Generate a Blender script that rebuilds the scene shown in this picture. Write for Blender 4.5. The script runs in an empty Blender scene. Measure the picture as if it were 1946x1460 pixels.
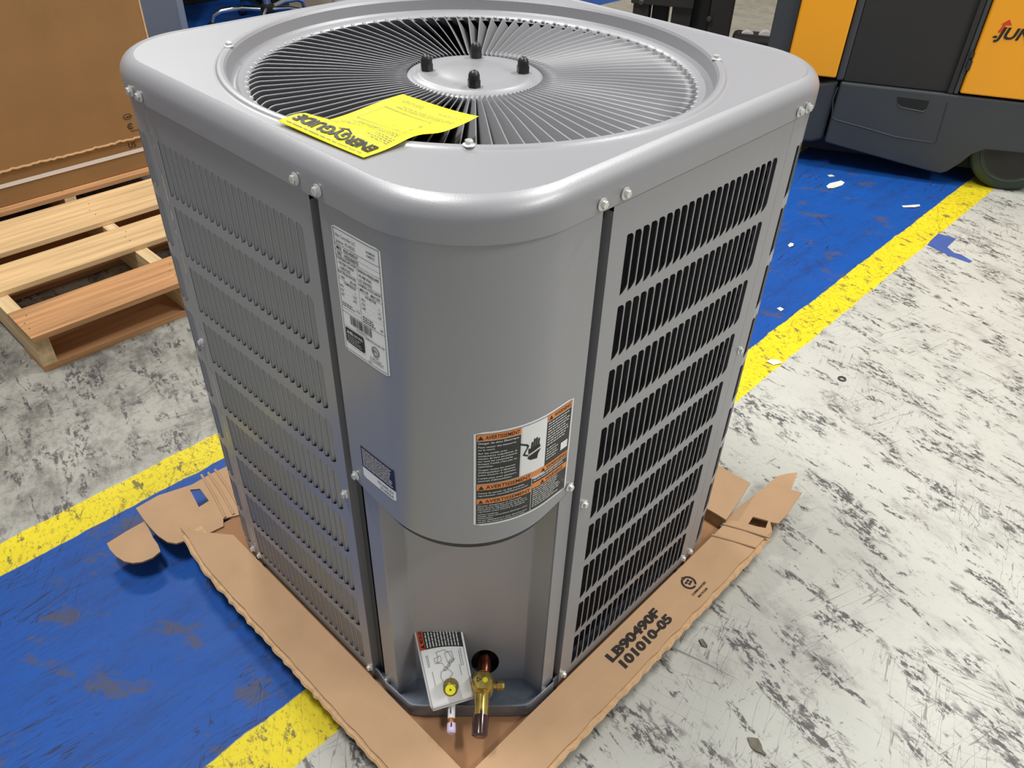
import bpy, math, random
import numpy as np
from mathutils import Vector, Matrix, Euler
random.seed(7)
SC = bpy.context.scene
COL = SC.collection
# ------------------------------------------------------------------ camera, world, lights
cam = bpy.data.cameras.new('camera'); camo = bpy.data.objects.new('camera', cam); COL.objects.link(camo)
cam.sensor_width = 36.0; cam.lens = 1516.04 / 1946 * 36
CLOC = Vector((-0.78613, -0.81595, 1.32207)); CE = Euler((0.90866, -0.02998, -0.802897), 'XYZ')
camo.location = CLOC; camo.rotation_euler = CE; cam.clip_start = .02
SC.camera = camo
w = bpy.data.worlds.new('hall_light'); SC.world = w; w.use_nodes = True
w.node_tree.nodes['Background'].inputs[0].default_value = (.92, .95, 1.0, 1)
w.node_tree.nodes['Background'].inputs[1].default_value = 0.35
def area(name, loc, target, sx, sy, power, col=(1, 1, 1)):
    l = bpy.data.lights.new(name, 'AREA'); l.shape = 'RECTANGLE'; l.size = sx; l.size_y = sy; l.energy = power; l.color = col
    o = bpy.data.objects.new(name, l); COL.objects.link(o); o.location = loc
    o.rotation_euler = (Vector(target) - Vector(loc)).to_track_quat('-Z', 'Y').to_euler(); return o
area('ceiling_lamp', (-.9, .9, 4.8), (-.2, 0.3, 0), 1.3, .4, 160, (1, .98, .95))
area('ceiling_lamp', (1.8, -3.8, 4.2), (0.2, 0, .2), 2.4, .4, 110, (1, .98, .94))
area('ceiling_lamp', (2.6, -.9, 4.9), (1.2, -.4, 0), 1.2, .4, 165, (1, .98, .94))
area('ceiling_lamp', (1.5, 5.0, 5.0), (1.5, 4.0, 0), 1.2, .5, 160, (1, .98, .94))
SC.view_settings.view_transform = 'Standard'; SC.view_settings.look = 'None'
SC.view_settings.exposure = 0.0; SC.view_settings.gamma = 1.0; SC.view_settings.use_curve_mapping = False

MR = CE.to_matrix()
def raydir(px, py):
    return MR @ Vector(((px - 973) / 1516.04, -(py - 730) / 1516.04, -1))
def at(px, py, z=0.0):                       # the floor-parallel plane point under a pixel
    d = raydir(px, py); k = (z - CLOC.z) / d.z; return CLOC + d * k
def atp(px, py, n, c):                       # point on a plane n.x = c
    d = raydir(px, py); n = Vector(n); k = (c - n.dot(CLOC)) / n.dot(d); return CLOC + d * k
c2 = 2 ** -.5
def dg(X, Y, z=0):                           # diagonal coordinates (X right, Y away) to world
    return Vector(((X + Y) * c2, (-X + Y) * c2, z))

# ------------------------------------------------------------------ materials
def lin(r, g, b):
    f = lambda v: (v / 255 / 12.92) if v / 255 <= .04045 else ((v / 255 + .055) / 1.055) ** 2.4
    return (f(r), f(g), f(b), 1)
def mat(name, col, rough=.5, metal=0.0, var=0.0, scale=8, bump=0.0, bscale=200, spec=None, coat=0.0, stretch=None, trans=0):
    m = bpy.data.materials.new(name); m.use_nodes = True; nt = m.node_tree; b = nt.nodes['Principled BSDF']
    b.inputs['Base Color'].default_value = col; b.inputs['Roughness'].default_value = rough; b.inputs['Metallic'].default_value = metal
    b.inputs['Coat Weight'].default_value = coat; b.inputs['Coat Roughness'].default_value = .22
    if spec is not None: b.inputs['Specular IOR Level'].default_value = spec
    if trans: b.inputs['Transmission Weight'].default_value = trans
    tc = nt.nodes.new('ShaderNodeTexCoord'); mp = nt.nodes.new('ShaderNodeMapping'); nt.links.new(tc.outputs['Object'], mp.inputs[0])
    if stretch: mp.inputs['Scale'].default_value = stretch
    if var:
        n = nt.nodes.new('ShaderNodeTexNoise'); n.inputs['Scale'].default_value = scale; n.inputs['Detail'].default_value = 6
        nt.links.new(mp.outputs[0], n.inputs['Vector'])
        r = nt.nodes.new('ShaderNodeValToRGB'); r.color_ramp.elements[0].position = .3; r.color_ramp.elements[1].position = .7
        r.color_ramp.elements[0].color = tuple(c * (1 - var) for c in col[:3]) + (1,)
        r.color_ramp.elements[1].color = tuple(min(1, c * (1 + var)) for c in col[:3]) + (1,)
        nt.links.new(n.outputs[0], r.inputs[0]); nt.links.new(r.outputs[0], b.inputs['Base Color'])
    if bump:
        n = nt.nodes.new('ShaderNodeTexNoise'); n.inputs['Scale'].default_value = bscale; n.inputs['Detail'].default_value = 3
        nt.links.new(mp.outputs[0], n.inputs['Vector'])
        bp = nt.nodes.new('ShaderNodeBump'); bp.inputs['Strength'].default_value = bump; bp.inputs['Distance'].default_value = .002
        nt.links.new(n.outputs[0], bp.inputs['Height']); nt.links.new(bp.outputs[0], b.inputs['Normal'])
    return m
M = {}
M['paint'] = mat('grey_enamel', lin(153, 153, 156), .42, .28, .02, 3, .08, 700, coat=.25)
M['paint_vane'] = mat('grey_enamel_vane', lin(132, 132, 135), .48, .4)
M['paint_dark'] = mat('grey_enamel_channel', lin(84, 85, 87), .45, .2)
M['galv'] = mat('galvanised_steel', lin(140, 150, 165), .35, .7, .12, 60)
M['steel'] = mat('zinc_screw', lin(225, 225, 220), .32, .7)
M['black'] = mat('black_rubber_and_shade', lin(28, 28, 30), .4)
M['dark'] = mat('dark_interior', lin(14, 14, 16), .7)
M['coil'] = mat('spine_fin_coil', lin(26, 27, 29), .55, .3, .9, 300, .8, 400, stretch=(1, 1, 4))
M['copper'] = mat('copper', lin(120, 66, 50), .28, 1.0, .3, 60)
M['copper_bright'] = mat('bright_copper', lin(205, 140, 80), .3, .8)
M['brass'] = mat('brass', lin(190, 165, 90), .28, .85, .15, 120)
M['brass_dull'] = mat('dull_brass', lin(140, 125, 75), .35, .8, .2, 120)
M['cap_brown'] = mat('dark_brown_plastic', lin(48, 20, 18), .12, 0, coat=.5)
M['clear_purple'] = mat('milky_plastic_cap', lin(205, 190, 215), .25)
M['white'] = mat('white_paper', lin(240, 240, 238), .45)
M['white_pl'] = mat('white_plastic', lin(225, 225, 228), .4)
M['sticker'] = mat('white_sticker', lin(240, 240, 239), .35)
M['ink'] = mat('black_ink', lin(22, 22, 22), .5)
M['ink_grey'] = mat('grey_ink', lin(90, 90, 90), .5)
M['panelblack'] = mat('charcoal_print', lin(40, 41, 40), .4)
M['orange'] = mat('orange_print', lin(232, 138, 60), .4)
M['orange_red'] = mat('orange_red_print', lin(205, 80, 30), .4)
M['navy'] = mat('navy_print', lin(28, 34, 62), .4)
M['inkwhite'] = mat('white_print', lin(215, 215, 210), .4)
M['yellow_paper'] = mat('yellow_paper', (.95, .86, .012, 1), .55)
M['yellow_dot'] = mat('yellow_dot', lin(240, 235, 40), .4)
M['card'] = mat('corrugated_cardboard', lin(180, 147, 114), .85, 0, .05, 14, .15, 300, spec=.2)
M['card_edge'] = mat('cardboard_edge', lin(192, 158, 120), .9, 0, .12, 90, spec=.2)
M['card_dark'] = mat('cardboard_carton', lin(138, 103, 64), .8, 0, .06, 6, .15, 200, spec=.25)
M['card_in'] = mat('cardboard_inner_tray', lin(150, 112, 80), .85, 0, .10, 10, .1, 200, spec=.2)
M['cardprint'] = mat('cardboard_ink', lin(30, 22, 18), .8)
M['wood'] = mat('pine_board', lin(204, 171, 124), .75, 0, .22, 6, .3, 60, stretch=(.5, 9, 9))
M['wood2'] = mat('pine_stringer', lin(205, 178, 135), .8, 0, .22, 6, .3, 60, stretch=(9, .5, 9))
M['wood3'] = mat('brown_board', lin(178, 132, 88), .8, 0, .3, 6, .3, 60, stretch=(.5, 9, 9))
M['strap'] = mat('white_strap', lin(215, 205, 195), .4)
M['truck_y'] = mat('yellow_truck_paint', lin(232, 155, 8), .38, 0, .03, 4, coat=.2)
M['truck_g'] = mat('dark_grey_truck_paint', lin(56, 60, 64), .5, .1, .06, 5, .1, 500)
M['truck_k'] = mat('black_truck_panel', lin(33, 32, 31), .6, 0, .1, 5)
M['tire'] = mat('green_grey_polyurethane', lin(40, 56, 38), .6)
M['redlogo'] = mat('red_print', lin(200, 50, 25), .45)
M['cab'] = mat('steel_cabinet', lin(118, 121, 126), .45, .3, .03, 5)
M['cabl'] = mat('cabinet_edge', lin(140, 146, 152), .45, .3)
M['chrome'] = mat('chrome', lin(200, 198, 195), .15, 1.0)
M['beige'] = mat('beige_box', lin(160, 145, 120), .7)
M['brown'] = mat('brown_panel', lin(110, 62, 40), .5)
M['leaf'] = mat('dry_leaf', lin(110, 104, 90), .8, 0, .2, 80)
M['scrap'] = mat('paper_scrap', lin(205, 205, 195), .7, 0, .1, 60)
M['bluetape'] = mat('blue_floor_paint', lin(60, 84, 150), .5, 0, .1, 30)

# ------------------------------------------------------------------ geometry builder
class G:
    def __init__(s): s.v = []; s.f = []; s.sm = []
    def add(s, vs, fs, smooth=False):
        o = len(s.v); s.v += [tuple(x) for x in vs]; s.f += [tuple(i + o for i in f) for f in fs]; s.sm += [smooth] * len(fs); return s
    def box(s, x0, y0, z0, x1, y1, z1):
        v = [(x0, y0, z0), (x1, y0, z0), (x1, y1, z0), (x0, y1, z0), (x0, y0, z1), (x1, y0, z1), (x1, y1, z1), (x0, y1, z1)]
        return s.add(v, [(0, 3, 2, 1), (4, 5, 6, 7), (0, 1, 5, 4), (1, 2, 6, 5), (2, 3, 7, 6), (3, 0, 4, 7)])
    def prism(s, poly, f, d0, d1):            # poly 2D, f(a,b,d)->3D
        n = len(poly); v = [f(a, b, d0) for a, b in poly] + [f(a, b, d1) for a, b in poly]
        fs = [tuple(range(n))[::-1], tuple(range(n, 2 * n))] + [(i, (i + 1) % n, (i + 1) % n + n, i + n) for i in range(n)]
        return s.add(v, fs)
    def loops(s, L, closed=True, cap0=False, cap1=False, smooth=True):
        n = len(L[0]); v = [p for l in L for p in l]; fs = []
        for k in range(len(L) - 1):
            for i in range(n if closed else n - 1):
                j = (i + 1) % n; fs.append((k * n + i, k * n + j, (k + 1) * n + j, (k + 1) * n + i))
        if cap0: fs.append(tuple(range(n))[::-1])
        if cap1: fs.append(tuple(range((len(L) - 1) * n, len(L) * n)))
        return s.add(v, fs, smooth)
    def tube(s, path, r, n=12, caps=True):
        P = [Vector(p) for p in path]; L = []
        rr = r if isinstance(r, (list, tuple)) else [r] * len(P)
        up = None
        for i, p in enumerate(P):
            t = (P[min(i + 1, len(P) - 1)] - P[max(i - 1, 0)]).normalized()
            if up is None: up = t.orthogonal().normalized()
            up = (up - t * up.dot(t)).normalized(); b = t.cross(up)
            L.append([p + (up * math.cos(a) + b * math.sin(a)) * rr[i] for a in [2 * math.pi * k / n for k in range(n)]])
        return s.loops(L, True, caps, caps)
    def lathe(s, prof, c, axis=(0, 0, 1), n=24, caps=True, rot=0):
        c = Vector(c); ax = Vector(axis).normalized(); u = ax.orthogonal().normalized()
        if abs(ax.z) > .99: u = Vector((1, 0, 0))
        b = ax.cross(u)
        L = [[c + ax * h + (u * math.cos(a) + b * math.sin(a)) * r for a in [2 * math.pi * k / n + rot for k in range(n)]] for r, h in prof]
        return s.loops(L, True, caps, caps, smooth=n > 8)
    def mesh(s, name, mtl, angle=35):
        me = bpy.data.meshes.new(name); me.from_pydata(s.v, [], s.f); me.materials.append(mtl)
        me.polygons.foreach_set('use_smooth', s.sm); me.update()
        if any(s.sm): me.set_sharp_from_angle(angle=math.radians(angle))
        return me
def fixn(me):
    import bmesh
    bm = bmesh.new(); bm.from_mesh(me); bmesh.ops.recalc_face_normals(bm, faces=bm.faces); bm.to_mesh(me); bm.free()
def root(name, label, cat, loc=(0, 0, 0), rz=0, group=None):
    o = bpy.data.objects.new(name, None); COL.objects.link(o); o.location = loc; o.rotation_euler = (0, 0, rz)
    o.empty_display_size = .05; o['label'] = label; o['category'] = cat
    if group: o['group'] = group
    return o
def link(name, me, parent=None, loc=(0, 0, 0), rot=(0, 0, 0)):
    o = bpy.data.objects.new(name, me); COL.objects.link(o); o.location = loc; o.rotation_euler = rot
    if parent: o.parent = parent
    return o
def base(parent):                             # world location of an unrotated parent chain
    v = Vector((0, 0, 0))
    while parent: v += parent.location; parent = parent.parent
    return v
def part(name, g, mtl, parent, local=False, bevel=0, fix=True, angle=35):
    """mesh authored in world coordinates (or local) as a child of parent"""
    me = g.mesh(name, mtl, angle)
    if fix: fixn(me)
    if not local and parent: me.transform(Matrix.Translation(-base(parent)))
    o = link(name, me, parent)
    if bevel:
        b = o.modifiers.new('bevel', 'BEVEL'); b.width = bevel; b.segments = 2; b.limit_method = 'ANGLE'
    return o
def tag(o, label=None, cat=None, group=None, kind=None):
    for k, v in (('label', label), ('category', cat), ('group', group), ('kind', kind)):
        if v: o[k] = v
    return o
# text outlines ---------------------------------------------------------------
_tc = {}
def glyphs(txt, bold=0.0):
    key = (txt, bold)
    if key in _tc: return _tc[key]
    cu = bpy.data.curves.new('t', 'FONT'); cu.body = txt; cu.size = 1; cu.offset = bold; cu.resolution_u = 3
    o = bpy.data.objects.new('t', cu); COL.objects.link(o); bpy.context.view_layer.update()
    dgp = bpy.context.evaluated_depsgraph_get(); me = bpy.data.meshes.new_from_object(o.evaluated_get(dgp))
    v = np.array([x.co[:2] for x in me.vertices]); f = [tuple(p.vertices) for p in me.polygons]
    bpy.data.objects.remove(o); bpy.data.curves.remove(cu); bpy.data.meshes.remove(me)
    _tc[key] = (v, f); return v, f
def islands(g):
    p = list(range(len(g.v)))
    def fd(a):
        while p[a] != a: p[a] = p[p[a]]; a = p[a]
        return a
    for f in g.f:
        for b in f[1:]: p[fd(b)] = fd(f[0])
    return len({fd(f[0]) for f in g.f})
class Print:
    """flat print laid out in label coordinates (u right, v up) and mapped on a surface by f(u,v,lift)"""
    def __init__(s, f, du=.012, dv=None): s.f = f; s.g = {}; s.du = du; s.dv = dv
    def _g(s, m): return s.g.setdefault(m, G())
    def rect(s, m, u0, v0, u1, v1, lift=1):
        n = max(1, int(abs(u1 - u0) / s.du + .999)); nv_ = max(1, int(abs(v1 - v0) / s.dv + .999)) if s.dv else 1
        L_ = [[s.f(u0 + (u1 - u0) * i / n, v0 + (v1 - v0) * j / nv_, lift) for i in range(n + 1)] for j in range(nv_ + 1)]
        s._g(m).loops(L_, closed=False, smooth=False)
    def poly(s, m, pts, lift=2): s._g(m).add([s.f(u, v, lift) for u, v in pts], [tuple(range(len(pts)))])
    def frame(s, m, u0, v0, u1, v1, t, lift=2):
        s.rect(m, u0, v0, u1, v0 + t, lift); s.rect(m, u0, v1 - t, u1, v1, lift)
        s.rect(m, u0, v0, u0 + t, v1, lift); s.rect(m, u1 - t, v0, u1, v1, lift)
    def text(s, m, txt, u, v, h, width=None, bold=.01, shear=0, lift=3, rot=0):
        V, F = glyphs(txt, bold)
        if len(V) == 0: return
        sc = h / .72; x = V[:, 0] * sc; y = V[:, 1] * sc
        if width: x = (x - x.min()) * width / (x.max() - x.min())
        x = x + y * shear
        if rot: cr, sr = math.cos(rot), math.sin(rot); x, y = x * cr - y * sr, x * sr + y * cr
        s._g(m).add([s.f(u + a, v + b, lift) for a, b in zip(x, y)], F)
    def lines(s, m, u0, v1, u1, n, pitch, th, seed=0, gap=.0009, lift=3, ragged=.35):
        r = random.Random(seed)
        for k in range(n):
            v = v1 - k * pitch; u = u0; e = u1 - (u1 - u0) * ragged * r.random()
            while u < e:
                L = (u1 - u0) * (.05 + .12 * r.random()); ue = min(u + L, e)
                if ue - u > .0004: s.poly(m, [(u, v - th), (ue, v - th), (ue, v), (u, v)], lift)
                u = ue + gap
    def ring(s, m, u, v, r0, r1, a0=0, a1=360, n=24, lift=2, sx=1):
        A = [math.radians(a0 + (a1 - a0) * i / n) for i in range(n + 1)]
        vs = [s.f(u + r0 * sx * math.cos(a), v + r0 * math.sin(a), lift) for a in A] + [s.f(u + r1 * sx * math.cos(a), v + r1 * math.sin(a), lift) for a in A]
        s._g(m).add(vs, [(i, i + 1, n + 2 + i, n + 1 + i) for i in range(n)])
    def tri(s, m, u, v, h, lift=3):           # a small warning triangle
        s.poly(m, [(u, v), (u + h * 1.1, v), (u + h * .55, v + h)], lift)
    def emit(s, parent, name='printing', local=False, labels=None):
        for m, g in s.g.items():
            o = part(name, g, M[m], parent, local=local, fix=False)
            if islands(g) >= 2: o['kind'] = 'stuff'
            if labels and m in labels: o['label'] = labels[m]

# ------------------------------------------------------------------ floor
def floor_material():
    m = bpy.data.materials.new('painted_concrete'); m.use_nodes = True; nt = m.node_tree; N = nt.nodes; Lk = nt.links
    b = N['Principled BSDF']
    geo = N.new('ShaderNodeNewGeometry'); sep = N.new('ShaderNodeSeparateXYZ'); Lk.new(geo.outputs['Position'], sep.inputs[0])
    def val(x): return x if not isinstance(x, (int, float)) else None
    def math_(op, a, c=None, d=None, clamp=False):
        n = N.new('ShaderNodeMath'); n.operation = op; n.use_clamp = clamp
        for i, x in enumerate((a, c, d)):
            if x is None: continue
            if isinstance(x, (int, float)): n.inputs[i].default_value = x
            else: Lk.new(x, n.inputs[i])
        return n.outputs[0]
    def noise(scale, detail=5, rot=0, st=(1, 1, 1), rough=.55, off=(0, 0, 0), dist=0):
        mp = N.new('ShaderNodeMapping'); mp.vector_type = 'TEXTURE' if False else 'POINT'
        r = N.new('ShaderNodeVectorRotate'); r.rotation_type = 'Z_AXIS'; r.inputs['Angle'].default_value = math.radians(rot)
        Lk.new(geo.outputs['Position'], r.inputs['Vector'])
        Lk.new(r.outputs[0], mp.inputs[0]); mp.inputs['Scale'].default_value = st; mp.inputs['Location'].default_value = off
        n = N.new('ShaderNodeTexNoise'); n.inputs['Scale'].default_value = scale; n.inputs['Detail'].default_value = detail
        n.inputs['Roughness'].default_value = rough; n.inputs['Distortion'].default_value = dist
        Lk.new(mp.outputs[0], n.inputs['Vector']); return n.outputs[0]
    def step(x, a, c):                       # smooth 0..1 from a to c
        n = N.new('ShaderNodeMapRange'); n.interpolation_type = 'SMOOTHSTEP'; Lk.new(x, n.inputs[0])
        n.inputs[1].default_value = a; n.inputs[2].default_value = c; return n.outputs[0]
    def mix(f, a, c):
        n = N.new('ShaderNodeMix'); n.data_type = 'RGBA'; n.clamp_factor = True
        if isinstance(f, (int, float)): n.inputs[0].default_value = f
        else: Lk.new(f, n.inputs[0])
        for i, x in ((6, a), (7, c)):
            if isinstance(x, tuple): n.inputs[i].default_value = x
            else: Lk.new(x, n.inputs[i])
        return n.outputs[2]
    X, Y = sep.outputs[0], sep.outputs[1]
    wob = math_('MULTIPLY', math_('SUBTRACT', noise(14, 4), .5), .016)
    Yw = math_('ADD', Y, wob)
    def band(y0, y1, s=.002):
        return math_('MULTIPLY', step(Yw, y0 - s, y0 + s), math_('SUBTRACT', 1.0, step(Yw, y1 - s, y1 + s)))
    blue = math_('MAXIMUM', band(-.03, .612), step(Yw, 2.9, 2.91))
    yel = math_('MAXIMUM', band(-.132, -.028), band(.61, .70))
    # hair scratches: thin contour lines of stretched noise
    def scratch(rot, sc, st, wdt, off, lo=.45, hi=.6):
        n = noise(sc, 2, rot, st, .4, off)
        l = math_('SUBTRACT', 1.0, step(math_('ABSOLUTE', math_('SUBTRACT', n, .5)), wdt * .3, wdt))
        g = step(noise(3.5, 3, 0, (1, 1, 1), .5, (off[1], off[0], 3)), lo, hi)
        return math_('MULTIPLY', l, g)
    s1 = scratch(20, 3.6, (1, 12, 1), .006, (3, 1, 0), .52, .60); s2 = scratch(75, 2.2, (1, 14, 1), .005, (9, 4, 0), .54, .62)
    s3 = scratch(-50, 2.4, (1, 14, 1), .005, (5, 8, 0), .54, .62); s4 = scratch(-15, 6.0, (1, 9, 1), .009, (1, 12, 0), .53, .60)
    scr = math_('MAXIMUM', math_('MAXIMUM', s1, s2), math_('MAXIMUM', s3, s4))
    # rubber scuffs: clustered, broken up, drawn out along one direction
    big = step(noise(5.5, 2, 12, (2.2, 1, 1), .5, (2, 3, 0), .3), .525, .64)
    brk = step(noise(34, 6, 12, (2.4, 1, 1), .72), .48, .56)
    scuff = math_('MULTIPLY', big, brk)
    big2 = step(noise(12, 3, 10, (2.8, .8, 1), .6, (7, 1, 0), .6), .565, .64)
    brk2 = step(noise(70, 6, 12, (1.8, 1, 1), .7), .44, .54)
    scuff = math_('MAXIMUM', scuff, math_('MULTIPLY', big2, brk2))
    grit = math_('MULTIPLY', step(noise(45, 8, 14, (2, 1, 1), .8, (2, 9, 0)), .56, .64), step(noise(5, 4, 0, (1, 1, 1), .6, (6, 6, 0)), .42, .62))
    smear = math_('MULTIPLY', step(noise(4.2, 6, 10, (2.2, 1, 1), .75, (4, 4, 0)), .50, .72), .55)
    speck = step(noise(80, 4, 0, (1, 1, 1), .6), .655, .70)
    left = step(Y, .65, .75)                 # the bay beyond the left line is worn harder
    white = mix(noise(3, 6), lin(172, 172, 164), lin(194, 195, 187))
    white = mix(math_('MULTIPLY', noise(18, 8, 0, (1, 1, 1), .75), .25), white, lin(150, 146, 136))
    white = mix(smear, white, lin(120, 116, 112))
    worn = math_('MULTIPLY', left, step(noise(6, 8, 15, (1.6, 1, 1), .78, (5, 2, 0)), .42, .66))
    white = mix(math_('MULTIPLY', left, .5), white, lin(116, 112, 102))
    white = mix(math_('MULTIPLY', worn, .75), white, lin(78, 76, 72))
    white = mix(math_('MULTIPLY', scr, .62), white, lin(86, 82, 80))
    white = mix(math_('MULTIPLY', scuff, .92), white, lin(72, 69, 70))
    white = mix(math_('MULTIPLY', grit, .55), white, lin(92, 88, 87))
    white = mix(math_('MULTIPLY', speck, .6), white, lin(90, 86, 84))
    # the grey joint strip on the outer side of the yellow line and far floor
    far = step(X, 2.6, 3.2)
    white = mix(math_('MULTIPLY', math_('MULTIPLY', far, step(Y, .8, 1.2)), .5), white, lin(176, 164, 140))
    wear_b = step(noise(6.5, 8, 50, (1, 1.7, 1), .72, (3, 3, 0)), .555, .63)
    fine_b = step(noise(60, 6, 78, (1, 5, 1), .7), .62, .72)
    bl = mix(noise(2.2, 5), lin(14, 68, 140), lin(22, 82, 166))
    bl = mix(math_('MULTIPLY', step(noise(30, 7, 2, (1, 5, 1), .75), .52, .64), .5), bl, lin(26, 58, 118))
    bl = mix(math_('MULTIPLY', step(noise(4, 7, 4, (1, 4.5, 1), .7, (8, 8, 0)), .46, .70), .45), bl, lin(34, 50, 88))
    bl = mix(math_('MULTIPLY', wear_b, .8), bl, lin(74, 74, 88))
    bl = mix(math_('MULTIPLY', fine_b, .35), bl, lin(40, 48, 74))
    bs = math_('MAXIMUM', scratch(-4, 3, (1, 14, 1), .010, (4, 9, 0), .46, .56), math_('MAXIMUM', scratch(8, 5, (1, 16, 1), .010, (14, 2, 0), .5, .6), s3))
    bl = mix(math_('MULTIPLY', bs, .8), bl, lin(36, 40, 58))
    ye = mix(noise(9, 5), lin(204, 186, 30), lin(224, 206, 40))
    ywear = step(noise(16, 7, 10, (2.2, 1, 1), .78, (1, 6, 0)), .555, .60)
    ye = mix(math_('MULTIPLY', step(noise(60, 6, 14, (2, 1, 1), .8), .53, .6), .6), ye, lin(130, 116, 40))
    ye = mix(math_('MULTIPLY', ywear, .85), ye, lin(90, 84, 66))
    ye = mix(math_('MULTIPLY', scr, .6), ye, lin(80, 72, 40))
    col = mix(blue, white, bl); col = mix(yel, col, ye)
    Lk.new(col, b.inputs['Base Color'])
    rg = N.new('ShaderNodeMapRange'); Lk.new(noise(8, 6), rg.inputs[0]); rg.inputs[3].default_value = .38; rg.inputs[4].default_value = .62
    Lk.new(rg.outputs[0], b.inputs['Roughness']); b.inputs['Specular IOR Level'].default_value = .22
    bp = N.new('ShaderNodeBump'); bp.inputs['Strength'].default_value = .25; bp.inputs['Distance'].default_value = .003
    Lk.new(noise(40, 8, 0, (1, 1, 1), .7), bp.inputs['Height']); Lk.new(bp.outputs[0], b.inputs['Normal'])
    return m
g = G(); g.box(-6, -6, -.1, 14, 14, 0)
tag(part('floor', g, floor_material(), None), 'scuffed white concrete floor with blue walkway and yellow edge lines', kind='structure')

# ------------------------------------------------------------------ condenser unit
Z0 = .08                                      # world height of the fitted zero plane
h, rF, rC = .364, .14, .105
def per(q, off=0.0):
    """perimeter coordinate (to the right seen from outside, 0 = middle of the right-hand face) -> xy point, outward normal"""
    L = .668 + .0
    segs = []
    if q >= 0 or True:
        # right side going up
        def pos(q):
            a = h - rC
            if q >= -(h - rF):
                if q <= a: return (q, -h, 0, -1)
                q2 = q - a; arc = rC * math.pi / 2
                if q2 <= arc: t = q2 / rC; return (a + rC * math.sin(t), -a - rC * math.cos(t), math.sin(t), -math.cos(t))
                q3 = q2 - arc
                if q3 <= 2 * a: return (h, -a + q3, 1, 0)
                q4 = q3 - 2 * a; t = q4 / rC; return (a + rC * math.cos(t), a + rC * math.sin(t), math.cos(t), math.sin(t))
            f = h - rF; q2 = -q - f; arc = rF * math.pi / 2
            if q2 <= arc: t = q2 / rF; return (-f - rF * math.sin(t), -f - rF * math.cos(t), -math.sin(t), -math.cos(t))
            q3 = q2 - arc
            if q3 <= f + a: return (-h, -f + q3, -1, 0)
            q4 = q3 - f - a; arc = rC * math.pi / 2
            if q4 <= arc: t = q4 / rC; return (-a - rC * math.cos(t), a + rC * math.sin(t), -math.cos(t), math.sin(t))
            q5 = q4 - arc
            if q5 <= 2 * a: return (-a + q5, h, 0, 1)
            q6 = q5 - 2 * a; t = q6 / rC; return (a + rC * math.sin(t), a + rC * math.cos(t), math.sin(t), math.cos(t))
    x, y, nx, ny = pos(q)
    return Vector((x + nx * off, y + ny * off, 0)), Vector((nx, ny, 0))
def P3(q, z, off=0.0):
    p, n = per(q, off); return Vector((p.x, p.y, z + Z0))

unit = root('air_conditioner_condenser', 'large grey louvered outdoor condenser unit with round fan guard on top', 'air conditioner', (0, 0, Z0 - .03))
def urp(name, g, m, **k): return part(name, g, M[m], unit, **k)
ROWZ = [.7555, .6615, .5665, .4700, .3755, .2820, .1890, .0965, .0060]; SH = .0795
def slotpoly(a, b, zb, zt):
    return [(a, zb), ((a + b) / 2, zb + .0026), (b - .0015, zb + .0075), (b, zb + .0115), (b, zt - .0065), (b - .002, zt - .0025), ((a + b) / 2 + .001, zt - .0004), (a + .0012, zt), (a, zt - .0015)]
def louver_sheet(q0, q1, z0, z1, cols, sw, qs=None):
    """perforated sheet: cols = left edges of the slots (ascending)"""
    g = G()
    zr = sorted(ROWZ)
    def quad(a, b, za, zb_, n=1):
        for i in range(n):
            u0 = a + (b - a) * i / n; u1 = a + (b - a) * (i + 1) / n
            g.add([P3(u0, za), P3(u1, za), P3(u1, zb_), P3(u0, zb_)], [(0, 1, 2, 3)], True)
    edges = [c - .0015 for c in cols] + [cols[-1] + sw + .0015]
    def hband(za, zb_):
        quad(q0, edges[0], za, zb_, max(1, int((edges[0] - q0) / .02)))
        for i in range(len(edges) - 1): quad(edges[i], edges[i + 1], za, zb_)
        quad(edges[-1], q1, za, zb_, max(1, int((q1 - edges[-1]) / .02)))
    zprev = z0
    for zb_ in zr:
        zlo, zhi = zb_ - .001, zb_ + SH + .001
        hband(zprev, zlo)
        quad(q0, edges[0], zlo, zhi, max(1, int((edges[0] - q0) / .02))); quad(edges[-1], q1, zlo, zhi, max(1, int((q1 - edges[-1]) / .02)))
        for i, a in enumerate(cols):
            b = a + sw; e0, e1 = edges[i], edges[i + 1]; zt = zb_ + SH
            p = slotpoly(a, b, zb_, zt)
            low = [(e0, zlo), (e1, zlo), (e1, p[3][1])] + [p[3], p[2], p[1], p[0]] + [(e0, p[0][1])]
            top = [(e0, p[8][1]), p[8], p[7], p[6], p[5], p[4], (e1, p[4][1]), (e1, zhi), (e0, zhi)]
            for pl in (low, top): g.add([P3(*k) for k in pl], [tuple(range(len(pl)))], True)
            g.add([P3(e0, p[0][1]), P3(a, p[0][1]), P3(a, p[8][1]), P3(e0, p[8][1])], [(0, 1, 2, 3)], True)
            g.add([P3(b, p[3][1]), P3(e1, p[3][1]), P3(e1, p[4][1]), P3(b, p[4][1])], [(0, 1, 2, 3)], True)
            n = len(p); g.add([P3(*k) for k in p] + [P3(k[0], k[1], -.0006) for k in p], [((i2 + 1) % n, i2, i2 + n, (i2 + 1) % n + n) for i2 in range(n)])
        zprev = zhi
    hband(zprev, z1)
    return g
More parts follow.
